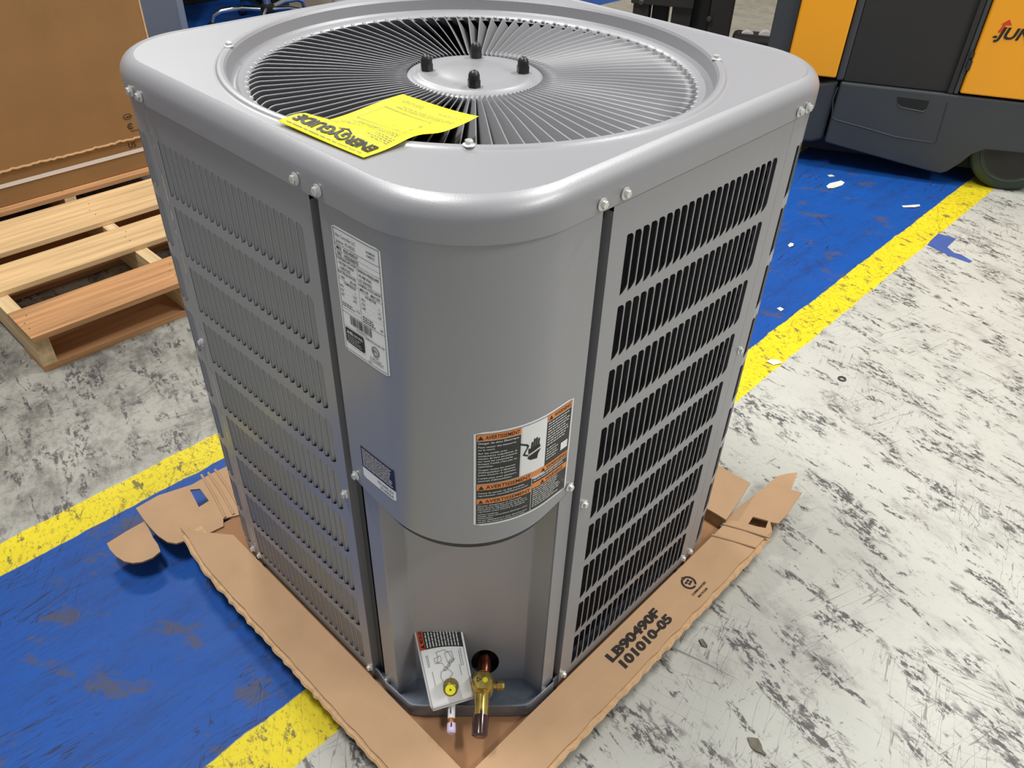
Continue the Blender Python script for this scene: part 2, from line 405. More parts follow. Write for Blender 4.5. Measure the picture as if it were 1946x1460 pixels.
def fin(g, f, sw):
    """one louver fin: f(u,z,depth)->point, hinged at u=0, curling inwards"""
    prof = [(0, 0), (.0014, -.0018), (.0031, -.0038), (.0050, -.0058)]
    L = []
    for k, (u, d) in enumerate(prof):
        s = k / 3
        L.append([f(u, .0004 + .005 * s * s, d), f(u, SH - .0004 - .006 * s * s, d)])
    v = [p for l in L for p in l]
    g.add(v, [(2 * i, 2 * i + 2, 2 * i + 3, 2 * i + 1) for i in range(3)], True)
SWR, PR = .0131, .01524; SWL, PL = .0128, .0151
TOPZ = .8785
colsR = [-.1172 + i * PR for i in range(22)]
colsL = [-.8925 + i * PL for i in range(22)]
gR = louver_sheet(-.1480, .2395, -.014, TOPZ, colsR, SWR)
for q in (-.148, .2395):
    s = 1 if q < 0 else -1
    gR.add([P3(q, -.014), P3(q, TOPZ - .006), P3(q + s * .001, TOPZ - .006, -.024), P3(q + s * .001, -.014, -.024)], [(0, 1, 2, 3)])
panR = urp('louver_panel', gR, 'paint', fix=False); panR['label'] = 'right-hand side panel with open black louver slots'
gL = louver_sheet(-.9065, -.5410, -.014, TOPZ, colsL, SWL)
for q in (-.9065, -.541):
    s = 1 if q < -.8 else -1
    gL.add([P3(q, -.014), P3(q, TOPZ - .006), P3(q + s * .001, TOPZ - .006, -.024), P3(q + s * .001, -.014, -.024)], [(0, 1, 2, 3)])
panL = urp('louver_panel', gL, 'paint', fix=False); panL['label'] = 'left-hand side panel with closed-looking grey louvers'
# left fins one by one (shared mesh), right fins as one joined part
gf = G(); fin(gf, lambda u, z, d: Vector((-d, -u, z)), SWL); fm = gf.mesh('louver_fin', M['paint'])
bp0 = base(panL)
for zb_ in ROWZ:
    for a in colsL:
        p = P3(a, zb_); link('louver_fin', fm, panL, Vector((p.x + .0009, p.y, p.z)) - bp0)
gf = G()
for zb_ in ROWZ:
    for a in colsR: fin(gf, lambda u, z, d, a=a, zb_=zb_: P3(a + u, zb_ + z, d - .0009), SWR)
tag(part('louver_fins', gf, M['paint'], panR, fix=False), kind='stuff')
# rear wrap-around panels
colsCR = [.268 + i * PR for i in range(42)]
colsCL = [-1.6165 + i * PL for i in range(46)]
for (q0, q1, cols, sw, nm) in ((.2399, 1.01, colsCR, SWR, 'right'), (-1.68, -.9070, colsCL, SWL, 'left')):
    gc = louver_sheet(q0, q1, -.014, TOPZ, cols, sw)
    pc = urp('corner_panel', gc, 'paint', fix=False); pc['label'] = nm + ' rounded rear corner panel with louver slots'
    gf = G()
    for zb_ in ROWZ:
        for a in cols: fin(gf, lambda u, z, d, a=a, zb_=zb_: P3(a + u, zb_ + z, d - .0009), sw)
    tag(part('louver_fins', gf, M['paint'], pc, fix=False), kind='stuff')
# coil behind the slots (three layers of dark fin stock)
g = G(); qs = np.linspace(-1.68, 1.01, 260)
ql = [q for q in qs if q > -.165 or q < -.525]
def coil_seg(qa):
    L = []
    for k, q in enumerate(qa):
        L.append([P3(q, z, -.021 - .0015 * ((j + k) % 2)) for j, z in enumerate(np.linspace(.0, .875, 90))])
    g.loops(L, closed=False, smooth=False)
coil_seg([q for q in qs if q < -.525]); coil_seg([q for q in qs if q > -.165])
urp('condenser_coil', g, 'coil', fix=False)
# inner shroud so that the guard looks into darkness
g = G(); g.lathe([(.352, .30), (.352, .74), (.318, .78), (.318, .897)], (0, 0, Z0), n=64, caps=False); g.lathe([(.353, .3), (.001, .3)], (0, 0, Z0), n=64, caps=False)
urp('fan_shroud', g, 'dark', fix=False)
fan = G()
fan.lathe([(.001, .70), (.062, .70), (.07, .71), (.07, .80), (.06, .81), (.001, .81)], (0, 0, Z0), n=32)
fm_ = urp('fan_motor', fan, 'dark')
for k in range(3):
    g = G(); L = []
    for r in np.linspace(.07, .29, 8):
        a0 = k * 2.094; wdt = .35 + .5 * (r - .07)
        L.append([Vector((r * math.cos(a0 + t * wdt), r * math.sin(a0 + t * wdt), Z0 + .74 + .05 * (t + .5))) for t in np.linspace(-.5, .5, 6)])
    g.loops(L, closed=False); part('fan_blade', g, M['dark'], fm_, fix=False)
g = G(); g.loops([[P3(q, z, -.012) for z in (.862, .905)] for q in np.linspace(-1.6, 1.0, 160)], closed=False); urp('cap_shadow_band', g, 'dark', fix=False)  # dark band added below the top cover, standing in for its edge shadow
TOPZ = .884
# front corner: channel behind the seams, service panel, valve compartment
g = G()
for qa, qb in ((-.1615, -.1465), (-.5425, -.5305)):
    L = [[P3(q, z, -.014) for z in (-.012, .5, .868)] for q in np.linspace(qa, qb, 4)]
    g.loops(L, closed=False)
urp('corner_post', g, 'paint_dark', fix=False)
g = G()
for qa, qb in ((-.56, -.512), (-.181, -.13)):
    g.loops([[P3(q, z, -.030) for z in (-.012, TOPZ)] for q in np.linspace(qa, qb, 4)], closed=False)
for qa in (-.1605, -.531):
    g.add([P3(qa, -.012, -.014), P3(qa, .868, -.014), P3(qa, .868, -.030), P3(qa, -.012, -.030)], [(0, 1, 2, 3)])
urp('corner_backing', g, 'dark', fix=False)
def svc_z(q):
    t = (q + .3465) / .177; return .4555 + .0225 * abs(t) ** 2.2
g = G(); qq = np.linspace(-.5225, -.1685, 56); L = []
for q in qq:
    zl = svc_z(q)
    L.append([P3(q, zl + .001, -.006), P3(q, zl, .0), P3(q, zl + .002, .0015), P3(q, (zl + TOPZ) / 2, .0015), P3(q, TOPZ, .0015), P3(q, TOPZ, -.004)])
g.loops(L, closed=False)
for q in (qq[0], qq[-1]):
    z1 = svc_z(q); g.add([P3(q, z1, .0015), P3(q, TOPZ, .0015), P3(q, TOPZ, -.018), P3(q, z1, -.018)], [(0, 1, 2, 3)])
g.add([P3(q, svc_z(q) + .001, -.006) for q in qq] + [P3(q, svc_z(q) + .012, -.012) for q in qq], [(i, i + 1, 57 + i, 56 + i) for i in range(55)])
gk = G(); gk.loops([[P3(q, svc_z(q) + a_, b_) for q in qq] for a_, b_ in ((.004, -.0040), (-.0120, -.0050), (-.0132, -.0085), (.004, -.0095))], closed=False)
urp('edge_shadow_strip', gk, 'black', fix=False)  # black strip painting the shaded gap under the cover's lower edge
svc = urp('service_panel', g, 'paint', fix=False); svc['label'] = 'rounded plain front corner cover'
# valve compartment sheet: flange, facet, flat back
xs = .1414; Ff = -.5148
def fl(x): return (x, -.5148 + abs(x) + .009)
pl = [fl(-.1445), fl(-.1225), (-.1205, -.3845), (-.094, -.357), (-.091, -.355), (.0915, -.355), (.0945, -.357), (.1195, -.3805), fl(.1215), fl(.141)]
g = G()
L = [[dg(x, y, Z0 + z) for z in (-.014, .10, .47)] for x, y in pl]
hole_c = (.0253, .036); hr = (.0235, .0355)
# flat back with an oval hole: ring of faces around the hole
gb = G()
for i in range(len(L) - 1):
    if i == 4: continue
    gb.loops([L[i], L[i + 1]], closed=False, smooth=False)
N_ = 32; inner = []; outer = []
x0, x1, z0_, z1_ = -.091, .0915, -.014, .10
for k in range(N_):
    a = 2 * math.pi * k / N_; ca, sa = math.cos(a), math.sin(a)
    inner.append(dg(hole_c[0] + hr[0] * ca, -.355, Z0 + hole_c[1] + hr[1] * sa))
    tx = ((x1 if ca > 0 else x0) - hole_c[0]) / ca if abs(ca) > 1e-6 else 1e9
    tz = ((z1_ if sa > 0 else z0_) - hole_c[1]) / sa if abs(sa) > 1e-6 else 1e9
    t = min(tx, tz); outer.append(dg(hole_c[0] + t * ca, -.355, Z0 + hole_c[1] + t * sa))
gb.loops([inner, outer], smooth=False)
cor = [dg(x0, -.355, Z0 + z0_), dg(x1, -.355, Z0 + z0_), dg(x1, -.355, Z0 + z1_), dg(x0, -.355, Z0 + z1_)]
for c in cor:                                 # close the square corners
    ds = sorted(range(N_), key=lambda k: (outer[k] - c).length)[:1]
    k = ds[0]; gb.add([c, outer[k - 1], outer[k], outer[(k + 1) % N_]], [(0, 1, 2), (0, 2, 3)])
gb.add([cor[3], cor[2], dg(x1, -.355, Z0 + .47), dg(x0, -.355, Z0 + .47)], [(0, 1, 2, 3)])
urp('valve_panel', gb, 'paint', fix=False)['label'] = 'recessed lower front sheet with an oval pipe hole'
g = G(); g.box(-.03, -.08, .0, .03, .0, .09)
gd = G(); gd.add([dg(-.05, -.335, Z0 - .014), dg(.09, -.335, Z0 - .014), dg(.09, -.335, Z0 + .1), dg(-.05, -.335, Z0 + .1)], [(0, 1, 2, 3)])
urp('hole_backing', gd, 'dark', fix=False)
# base pan
outl = []
for q in np.linspace(-.223 - .0001, 1.0, 70): outl.append(per(q, -.003)[0])
outl2 = []
for q in np.linspace(-.5, -1.60, 60): outl2.append(per(q, -.003)[0])
front = [dg(-.143, -.374, 0), dg(-.102, -.4115, 0), dg(-.094, -.415, 0), dg(-.08, -.4165, 0), dg(.08, -.4165, 0), dg(.094, -.415, 0), dg(.102, -.4115, 0), dg(.143, -.374, 0)]
ring = [p for p in outl if p.x - 0 > -.16] if False else None
right = [p for p in (per(q, -.003)[0] for q in np.linspace(-.16, 1.03, 60))]
left = [p for p in (per(q, -.003)[0] for q in np.linspace(-1.66, -.53, 60))]
loop = left + front + right
def lp(z, off=0.0):
    o = []
    for p in loop:
        v = Vector((p.x, p.y, 0)); n = v.normalized(); q = v - n * off; o.append(Vector((q.x, q.y, Z0 + z)))
    return o
g = G(); g.loops([lp(-.029, .004), lp(-.027, 0), lp(.003, 0), lp(.0045, .0006), lp(.0045, .0022), lp(.002, .003), lp(-.013, .004)], cap0=True, cap1=True, smooth=False)
urp('base_pan', g, 'galv', fix=True)['label'] = 'bluish galvanised base pan with upturned lip'
# screws
gs = G(); gs.lathe([(.0076, 0), (.0078, .0012), (.0062, .0022), (.0052, .0024)], (0, 0, 0), n=20, caps=True)
gs.lathe([(.0052, .0018), (.0052, .0058), (.0044, .0066), (.0015, .0062)], (0, 0, 0), n=6)
sme = gs.mesh('screw', M['steel']); fixn(sme)
def screw(pos, n, s=1.0):
    o = link('screw', sme, unit, Vector(pos) - base(unit)); o.rotation_euler = Vector(n).to_track_quat('Z', 'Y').to_euler(); o.scale = (s, s, s)
def tq(side, t): return (t - .37) if side > 0 else (-.298 - t)
for side, t, z, off in [(1, .1905, .894, .007), (1, .2285, .894, .007), (1, .600, .894, .007), (1, .6225, .894, .007), (-1, .2135, .895, .007), (-1, .2525, .895, .007), (-1, .5965, .894, .007), (-1, .6205, .895, .007),
                        (1, .596, .0, 0), (1, .621, .0, 0), (1, .2325, .0, 0), (1, .189, -.006, -.006), (-1, .597, .0, 0), (-1, .621, .0, 0), (-1, .251, .0, 0), (-1, .2135, -.004, -.006),
                        (-1, .2535, .4235, 0), (1, .2325, .4235, 0), (-1, .2165, .488, .002), (1, .1915, .488, .002), (1, .6165, .50, 0), (-1, .6165, .50, 0), (1, .2105, .862, -.016), (1, .2155, .06, -.016)]:
    p, n = per(tq(side, t), off); screw((p.x, p.y, z + Z0), n, .9 if off > -.01 else .7)
for dx, dy in ((-1, 0), (1, 0), (0, 1), (0, -1)): screw(dg(dx * .331, dy * .331, Z0 + .929), (0, 0, 1), .9)
# top cover
TH = np.linspace(0, 2 * math.pi, 240, endpoint=False)
def rsq(hh, r, z, rf=None):
    o = []
    for a in TH:
        ca, sa = math.cos(a), math.sin(a); rr = (rf if (rf and ca < 0 and sa < 0) else r)
        t = hh / max(abs(ca), abs(sa)); x, y = t * ca, t * sa; k = hh - rr
        if abs(x) > k and abs(y) > k:        # intersect with corner arc
            cx, cy = math.copysign(k, x), math.copysign(k, y); b_ = ca * cx + sa * cy; cc = cx * cx + cy * cy - rr * rr
            t = b_ + math.sqrt(max(0, b_ * b_ - cc))
        o.append(Vector((t * ca, t * sa, Z0 + z)))
    return o
def circ(r, z): return [Vector((r * math.cos(a), r * math.sin(a), Z0 + z)) for a in TH]
H = .3705; TZ = .926
L = [rsq(H - .0015, .119, .8835, .142), rsq(H, .12, .884, .144), rsq(H, .12, .9025, .144)]
for k in range(1, 9):
    a = k / 8 * math.pi / 2 * .80; rr = .0245; off = rr * (1 - math.cos(a)); L.append(rsq(H - off, .12 - off * .8, .9045 + rr * math.sin(a), .144 - off * .8))
L += [rsq(H - .0205, .103, TZ, .127), rsq(H - .0225, .101, TZ, .125), circ(.3465, TZ), circ(.3445, TZ), circ(.3400, TZ), circ(.3375, TZ + .0006), circ(.335, TZ + .0026), circ(.331, TZ + .0034), circ(.3275, TZ + .0026), circ(.325, TZ - .001), circ(.3235, TZ - .010), circ(.3225, TZ - .016), circ(.319, TZ - .0205), circ(.316, TZ - .0205), circ(.316, TZ - .03)]
g = G(); g.loops(L); cov = urp('top_cover', g, 'paint', fix=False, angle=13)
cov.data.flip_normals()
# fan guard: lanced disc with vanes
gz = .9045
g = G(); g.lathe([(.3165, gz + .001), (.313, gz + .004), (.309, gz + .0025), (.305, gz + .0005), (.302, gz - .002), (.300, gz - .006)], (0, 0, Z0), n=192, caps=False)
g.lathe([(.0975, .888), (.0965, .8965), (.093, .9), (.087, .9005), (.083, .9005), (.080, .9035), (.076, .9045), (.062, .9045), (.048, .905), (.046, .9062), (.001, .9062)], (0, 0, Z0), n=64, caps=False)
guard = urp('fan_guard', g, 'paint', fix=True, angle=60)
NV = 93
g = G(); L = []
for k, r in enumerate(list(np.linspace(.094, .286, 10)) + [.292, .297, .3005, .303]):
    hook = max(0, (r - .286) / .017); ang = .035 * hook ** 1.6
    ztop = .9025 + .0035 * min(1, (r - .09) / .1) - .004 * hook ** 2
    hgt = .0115 + .0145 * (r - .09) / .2; hgt *= (1 - .65 * hook ** 2)
    row = []
    for j, s in enumerate((0, .06, .5, 1)):
        dz = -hgt * s; tang = -hgt * .75 * s ** 1.05
        a = ang + tang / r
        row.append(Vector((r * math.cos(a), r * math.sin(a), ztop + dz)))
    back = [Vector((p.x + .0009 * math.sin(ang) * -1, p.y, p.z)) for p in row]
    L.append(row)
g.loops(L, closed=False)
vme = g.mesh('vane', M['paint_vane'], 60)
for k in range(NV):
    o = link('vane', vme, guard, Vector((0, 0, Z0)) - base(guard), (0, 0, 2 * math.pi * (k + .5) / NV))
    so = o.modifiers.new('thick', 'SOLIDIFY'); so.thickness = .0013; so.offset = 0
# rounded stampings where the vanes leave the outer ring
g = G(); g.lathe([(.0001, .0026), (.0016, .0022), (.0026, .001), (.003, 0)], (0, 0, 0), n=10, caps=False); dme = g.mesh('d', M['paint'])
gg = G()
for k in range(NV):
    a = 2 * math.pi * (k + .5) / NV + .05; c = Vector((.3035 * math.cos(a), .3035 * math.sin(a), Z0 + gz - .0018))
    gg.lathe([(.0036, 0), (.0031, .0016), (.0018, .0028), (.0002, .0032)], c, n=10, caps=False)
tag(part('stamped_dimples', gg, M['paint'], guard, fix=True), kind='stuff')
gn = G(); gn.lathe([(.0088, 0), (.0088, .0095)], (0, 0, 0), n=6); gn.lathe([(.0078, .0085), (.0076, .015), (.006, .019), (.003, .0212), (.0002, .022)], (0, 0, 0), n=20)
nme = gn.mesh('acorn_nut', M['black']); fixn(nme)
for dx, dy in ((-1, 0), (1, 0), (0, 1), (0, -1)):
    p = dg(dx * .066, dy * .066, Z0 + .9045); tag(link('acorn_nut', nme, guard, p - base(guard)), 'black rubber-coated nut')

# ---- rating label
def lab_map(q0, z0, off=.0018):
    return lambda u, v, k: P3(q0 + u, z0 + v, off + .00022 * k)
def label_part(q0, z0, W, Hh, m, name, lb):
    pr = Print(lab_map(q0, z0), .004); r = .004
    g = G(); n = 14; A = []; Bt = []
    for i in range(n + 1):
        u = W * i / n; e = 0 if r < u < W - r else r * .6 if (i == 0 or i == n) else 0
        A.append(P3(q0 + u, z0 + e, .0018)); Bt.append(P3(q0 + u, z0 + Hh - e, .0018))
    g.add(A + Bt, [(i, i + 1, n + 2 + i, n + 1 + i) for i in range(n)], True)
    o = urp(name, g, m, fix=False); o['label'] = lb; return o, pr
W, Hh = .079, .159
lb, pr = label_part(-.503, .7010, W, Hh, 'sticker', 'rating_label', 'tall white rating label with table and barcode')
pr.frame('ink', .0025, .0025, W - .0025, Hh - .0025, .0006)
T = lambda t, u, v, h_, wd=None, b=.01, m='ink': pr.text(m, t, u, v, h_, wd, b)
T('Heat Controller LLC', .006, .1475, .0042, .034, .0); T('Jackson, MI 49203', .006, .1405, .0042, .032, .0)
T('ASSEMBLED', .057, .1475, .0026, .014); T('IN MEXICO', .058, .1430, .0026, .012)
pr.rect('ink', .0025, .1378, W - .0025, .1383, 3)
T('M/N', .006, .1325, .0038, .008, .02); T('RSG1430S1P', .018, .1325, .0038, .024, .02)
pr.rect('ink', .0025, .1310, W - .0025, .1313, 3)
T('S/N', .006, .1260, .0038, .007, .02); T('1922G06575', .018, .1260, .0038, .024, .02)
pr.rect('ink', .0025, .1245, W - .0025, .1249, 3)
T('CONTAINS HFC-410A', .004, .1205, .0030, .033, .02); T('DESIGN PRESSURE', .040, .1190, .0032, .034, .02)
T('FACTORY CHARGE', .007, .1150, .0030, .026, .02); T('HI 448 PSIG', .041, .1130, .0030, .021, .02)
T('5 LBS 8 OZS', .008, .1095, .0030, .018, .02); T('LO 236 PSIG', .041, .1075, .0030, .021, .02)
pr.rect('ink', .0025, .1077, .0385, .1080, 3); pr.rect('ink', .0385, .1058, W - .0025, .1061, 3)
T('ELECTRICAL RATING', .004, .1035, .0030, .031, .02); T('NOMINAL VOLTS 208/230', .040, .1018, .0028, .035, .02)
T('1 PH', .006, .0975, .0030, .008, .02); T('60 HZ', .024, .0975, .0030, .011, .02); T('MIN 197', .041, .0960, .0032, .014, .02); T('MAX 253', .059, .0960, .0032, .014, .02)
pr.rect('ink', .0025, .0957, .0385, .0960, 3); pr.rect('ink', .0385, .0942, W - .0025, .0945, 3)
T('COMPRESSOR', .012, .0918, .0028, .021, .02); T('FAN MOTOR', .049, .0902, .0030, .018, .02)
for k, (a, b_) in enumerate((('PH', '1'), ('RLA', '12.8'), ('LRA', '60.0'))):
    T(a, .005, .0865 - k * .0055, .0026, .0055, .02); T(b_, .0325 - .0015 * len(b_), .0865 - k * .0055, .0026, None, .02)
for k, (a, b_) in enumerate((('PH', '1'), ('FLA', '1.5'), ('HP', '1/6'))):
    T(a, .042, .0845 - k * .0055, .0026, .0055, .02); T(b_, .071 - .001 * len(b_), .0845 - k * .0055, .0026, None, .02)
for k in range(4): pr.rect('ink_grey', .0025, .0850 - k * .0055, .0385, .08515 - k * .0055, 3); pr.rect('ink_grey', .0385, .0833 - k * .0055, W - .0025, .08345 - k * .0055, 3)
pr.lines('ink', .005, .0665, .028, 2, .0028, .0012, 5); T('17.0', .030, .0635, .0028, .006, .02)
pr.lines('ink', .041, .0640, .066, 3, .003, .0013, 6); T('25', .070, .0575, .0028, .004, .02)
pr.rect('ink', .0383, .0545, .0387, .1245, 3)
pr.rect('ink', .0025, .0590, .0385, .0593, 3); pr.rect('ink', .0025, .0540, W - .0025, .0545, 3)
rr = random.Random(3); u = .016
while u < .054:
    wd = rr.choice([.0003, .0005, .0009]); pr.rect('ink', u, .0415, u + wd, .0530, 3); u += wd + rr.choice([.0004, .0006, .0009])
T('1922G06575', .026, .0378, .0020, .018, .01)
pr.rect('ink', .0025, .0355, .052, .0358, 3)
bl = [(.006, .0335), (.005, .0325), (.005, .0155), (.007, .0135), (.036, .0120), (.0385, .0135), (.0385, .0320), (.037, .0335)]
pr.poly('ink', bl, 3)
pr.text('inkwhite', 'AHRI', .0075, .0262, .0048, .011, .03, lift=4); pr.text('inkwhite', 'CERTIFIED', .0195, .0265, .0036, .017, .015, lift=4)
pr.lines('inkwhite', .008, .0240, .034, 4, .0026, .0008, 8, lift=4)
T('FOR OUTDOOR USE', .043, .0345, .0028, .031, .01)
pr.ring('ink', .058, .0245, .0060, .0067); pr.ring('ink', .058, .0245, .0047, .0053); T('ETL', .0542, .0226, .0040, .0076, .03)
T('Intertek', .0535, .0158, .0018, .009, .02); pr.lines('ink', .047, .0135, .071, 3, .0022, .0007, 9)
T('MADE', .044, .0045, .0018, .006, .01)
pr.emit(lb)
# ---- blue label
W, Hh = .066, .0545
lb, pr = label_part(-.4965, .4990, W, Hh, 'sticker', 'notice_label', 'small navy and white notice label')
pr.rect('navy', 0, .0185, W, Hh, 1)
pr.lines('inkwhite', .003, .0520, .063, 10, .0031, .0014, 11, ragged=.1)
pr.text('ink', '101690-01', .031, .0100, .0052, .030, .0); pr.text('ink', '0160064', .036, .0030, .0048, .025, .0)
pr.emit(lb)
# ---- warning label
W, Hh = .1395, .1545
lb, pr = label_part(-.3265, .4915, W, Hh, 'sticker', 'warning_label', 'orange and black bilingual electric shock warning label')
a, b_, c_, d_, e_ = .0035, .0560, .0575, .0935, .1360
pr.frame('panelblack', a - .0006, .003, e_ + .0006, .1515, .0007)
def warn_bar(u0, v0, u1, v1, t, us):
    pr.rect('orange', u0, v0, u1, v1, 2); pr.tri('ink', us, v0 + .0012, (v1 - v0) * .66, 3)
    pr.text('ink', t, us + (v1 - v0) * .95, v0 + (v1 - v0) * .2, (v1 - v0) * .60, u1 - us - (v1 - v0) * 1.15, .012)
pr.rect('panelblack', a, .0725, b_, .1405); warn_bar(a, .1415, b_, .1510, 'AVERTISSEMENT', .0045)
pr.text('inkwhite', 'Danger de choc Électrique', .005, .1365, .0028, .048, .025)
def par(lines, v, u=.005, wd=.0465, ln=26, hh=.0026, p_=.0042):
    for t in lines:
        pr.text('inkwhite', t, u, v, hh, wd * min(1, len(t) / ln), .02); v -= p_
    return v
v = par(['Peut causer des blessures', 'ou la mort.'], .1308); v = par(['Sur les unités avec', 'contacteurs unipolaires, la', 'tension de ligne est présente', 'sur tous les composants', "lorsque l'unité n'est pas en", 'opération.'], v - .0012)
v = par(['Couper toutes les sources', "d'alimentation à distance", "avant d'ouvrir ce panneau."], v - .0012); par(["L'unité peut avoir plusieurs", "sources d'alimentation."], v - .0012)
pr.rect('white', c_, .0725, d_ - .001, .1510, 1)
# hand and lightning symbol
U, V = .074, .098
pr.poly('ink', [(U - .004, V - .004), (U + .006, V - .006), (U + .007, V + .001), (U + .011, V + .008), (U + .003, V + .006), (U - .007, V + .003), (U - .008, V)], 3)
pr.poly('ink', [(U - .007, V + .006), (U + .003, V + .009), (U + .010, V + .011), (U + .009, V + .016), (U - .004, V + .015)], 3)
for k, (du, tl) in enumerate(((-.004, .009), (-.0008, .013), (.0024, .0135), (.0056, .011))):
    pr.poly('ink', [(U + du, V + .014), (U + du + .0024, V + .014), (U + du + .0030, V + .014 + tl), (U + du + .0018, V + .0155 + tl), (U + du + .0005, V + .014 + tl)], 3)
pr.poly('ink', [(U - .007, V + .007), (U - .0075, V + .015), (U - .0055, V + .0155), (U - .003, V + .010)], 3)
pr.poly('ink', [(U - .019, V + .026), (U - .010, V + .021), (U - .0095, V + .018), (U - .015, V + .008), (U - .009, V + .004), (U - .006, V + .0045), (U - .008, V + .006), (U - .012, V + .009), (U - .0065, V + .020), (U - .009, V + .0235), (U - .019, V + .0285)], 3)
pr.poly('white', [(U - .009, V + .0035), (U + .001, V + .0085), (U + .0005, V + .0065), (U + .012, V + .0115), (U + .0035, V + .0075), (U + .0035, V + .009), (U - .003, V + .0052)], 4)
pr.rect('panelblack', d_, .0600, e_, .1405); warn_bar(d_, .1415, e_, .1510, 'WARNING', .0955)
pr.lines('inkwhite', .0950, .1385, .1340, 9, .0042, .0018, 21); pr.lines('inkwhite', .0950, .0985, .118, 5, .0042, .0018, 22)
pr.rect('white', .1210, .0790, .1335, .0915, 3)
pr.rect('panelblack', a, .0600, .0740, .0715); warn_bar(a, .0620, .0740, .0715, 'AVERTISSEMENT', .0055)
pr.rect('panelblack', a, .0475, .0740, .0605); warn_bar(a, .0385, .0740, .0470, 'AVERTISSEMENT', .0055)
par(['Cause le cancer et des troubles', 'reproducteur. www.P65Warnings.ca.gov'], .0560, .005, .064, 34, .0026, .0042)
pr.rect('panelblack', a, .0040, .0740, .0380)
par(["Danger d'explosion et d'incendie", 'Peut causer des blessures ou la mort', 'Récupérer le réfrigérant de décharge et', 'rapressin avant d\'ouvrir le système'], .0345, .005, .064, 37, .0022, .0034)
par(['Lames rotatives.', 'Couper toute alimentation électrique avant', "l'entretien.", 'Ne pas obtempérer à cette directive peut', 'causer des blessures graves ou la mort'], .0195, .005, .064, 40, .0022, .0034)
pr.rect('panelblack', .0750, .0040, e_, .0590)
warn_bar(.0750, .0620, e_, .0710, 'WARNING', .088); pr.rect('orange', .0750, .0620, .090, .0710, 2)
pr.lines('inkwhite', .0765, .0595, .1340, 2, .0036, .0016, 25)
pr.rect('orange', .0750, .0420, e_, .0510, 2); pr.tri('ink', .088, .0432, .006, 3); pr.text('ink', 'WARNING', .0965, .0438, .0054, .032, .012)
pr.lines('inkwhite', .0765, .0405, .1340, 9, .0037, .0015, 26)
pr.emit(lb)

# ---- valves (parts of the unit)
vg = G()
for_ = lambda *a: None
g = G(); g.tube([dg(.0245, -.33, Z0 + .052), dg(.0245, -.352, Z0 + .054), dg(.024, -.372, Z0 + .052), dg(.0235, -.385, Z0 + .044), dg(.023, -.395, Z0 + .034)], [.0098, .0098, .0108, .0105, .0098], 16)
urp('suction_pipe', g, 'copper')
g = G(); g.lathe([(.0185, -.022), (.0195, -.018), (.0195, .006), (.0165, .012)], dg(.021, -.403, Z0 + .050), (0, 0, 1), 20)
g.tube([dg(.021, -.395, Z0 + .045), dg(.0205, -.420, Z0 + .043), dg(.0195, -.452, Z0 + .040), dg(.0188, -.463, Z0 + .039)], [.0165, .0125, .0115, .0115], 18)
g.tube([dg(.034, -.404, Z0 + .045), dg(.048, -.404, Z0 + .045)], .0055, 12)
valve = urp('service_valve', g, 'brass', angle=50); valve['label'] = 'large brass service valve'
g = G(); ax = dg(0, -.35, 1.0).normalized()
g.lathe([(.0150, 0), (.0165, .003), (.0165, .010), (.0145, .0135), (.0005, .0140)], dg(.0215, -.407, Z0 + .061), ax, 6, rot=.5)
part('stem_cap', g, M['brass'], valve)['label'] = 'hexagonal brass stem cap with a small triangle mark'
axo = ax; u1 = Vector((c2, -c2, 0)); u2 = axo.cross(u1)
cc = dg(.0215, -.407, Z0 + .061) + axo * .0142
pv = Print(lambda u, v, k: cc + u1 * u + u2 * v + axo * .0001 * k, .02)
pv.poly('ink', [(-.0095, -.004), (-.0095, .005), (-.002, .0005)], 2); pv.poly('brass', [(-.0082, -.002), (-.0082, .003), (-.0042, .0005)], 3); pv.ring('yellow_dot', .004, 0, .0001, .0042, n=14); pv.emit(valve)
g = G(); d1 = dg(1, 0, 0).normalized(); g.lathe([(.0065, 0), (.0075, .001), (.0075, .010), (.006, .013), (.001, .0135)], dg(.044, -.404, Z0 + .045), d1, 6)
part('schrader_cap', g, M['brass'], valve)
g = G(); g.tube([dg(.0192, -.455, Z0 + .0395), dg(.0186, -.466, Z0 + .038), dg(.0178, -.484, Z0 + .035), dg(.0176, -.4865, Z0 + .0345)], [.0128, .0130, .0126, .009], 20)
part('end_cap', g, M['cap_brown'], valve)['label'] = 'shiny dark brown plastic end cap'
pv = Print(lambda u, v, k: dg(.0196 + u, -.452 + v, Z0 + .0515 + .0001 * k + v * .06), .05); pv.poly('ink', [(-.0022, -.012), (.002, -.014), (.0028, .008), (-.0012, .018)], 1); pv.emit(valve)
# small liquid valve
g = G(); g.tube([dg(-.030, -.357, Z0 + .016), dg(-.0298, -.40, Z0 + .016), dg(-.029, -.420, Z0 + .016)], .0095, 14)
g.tube([dg(-.0300, -.396, Z0 + .016), dg(-.0302, -.406, Z0 + .040)], .009, 14)
lv = urp('liquid_valve', g, 'brass_dull')
g = G(); g.tube([dg(-.029, -.416, Z0 + .016), dg(-.0285, -.446, Z0 + .0155)], .0062, 14); part('white_sleeve', g, M['white_pl'], lv)
g = G(); g.tube([dg(-.0285, -.442, Z0 + .0157), dg(-.0280, -.458, Z0 + .0150)], .0060, 14); part('copper_stub', g, M['copper_bright'], lv)
g = G(); g.tube([dg(-.0280, -.454, Z0 + .0152), dg(-.0276, -.467, Z0 + .0145), dg(-.0276, -.4695, Z0 + .0144)], [.0072, .0074, .005], 16); part('stub_cap', g, M['clear_purple'], lv)
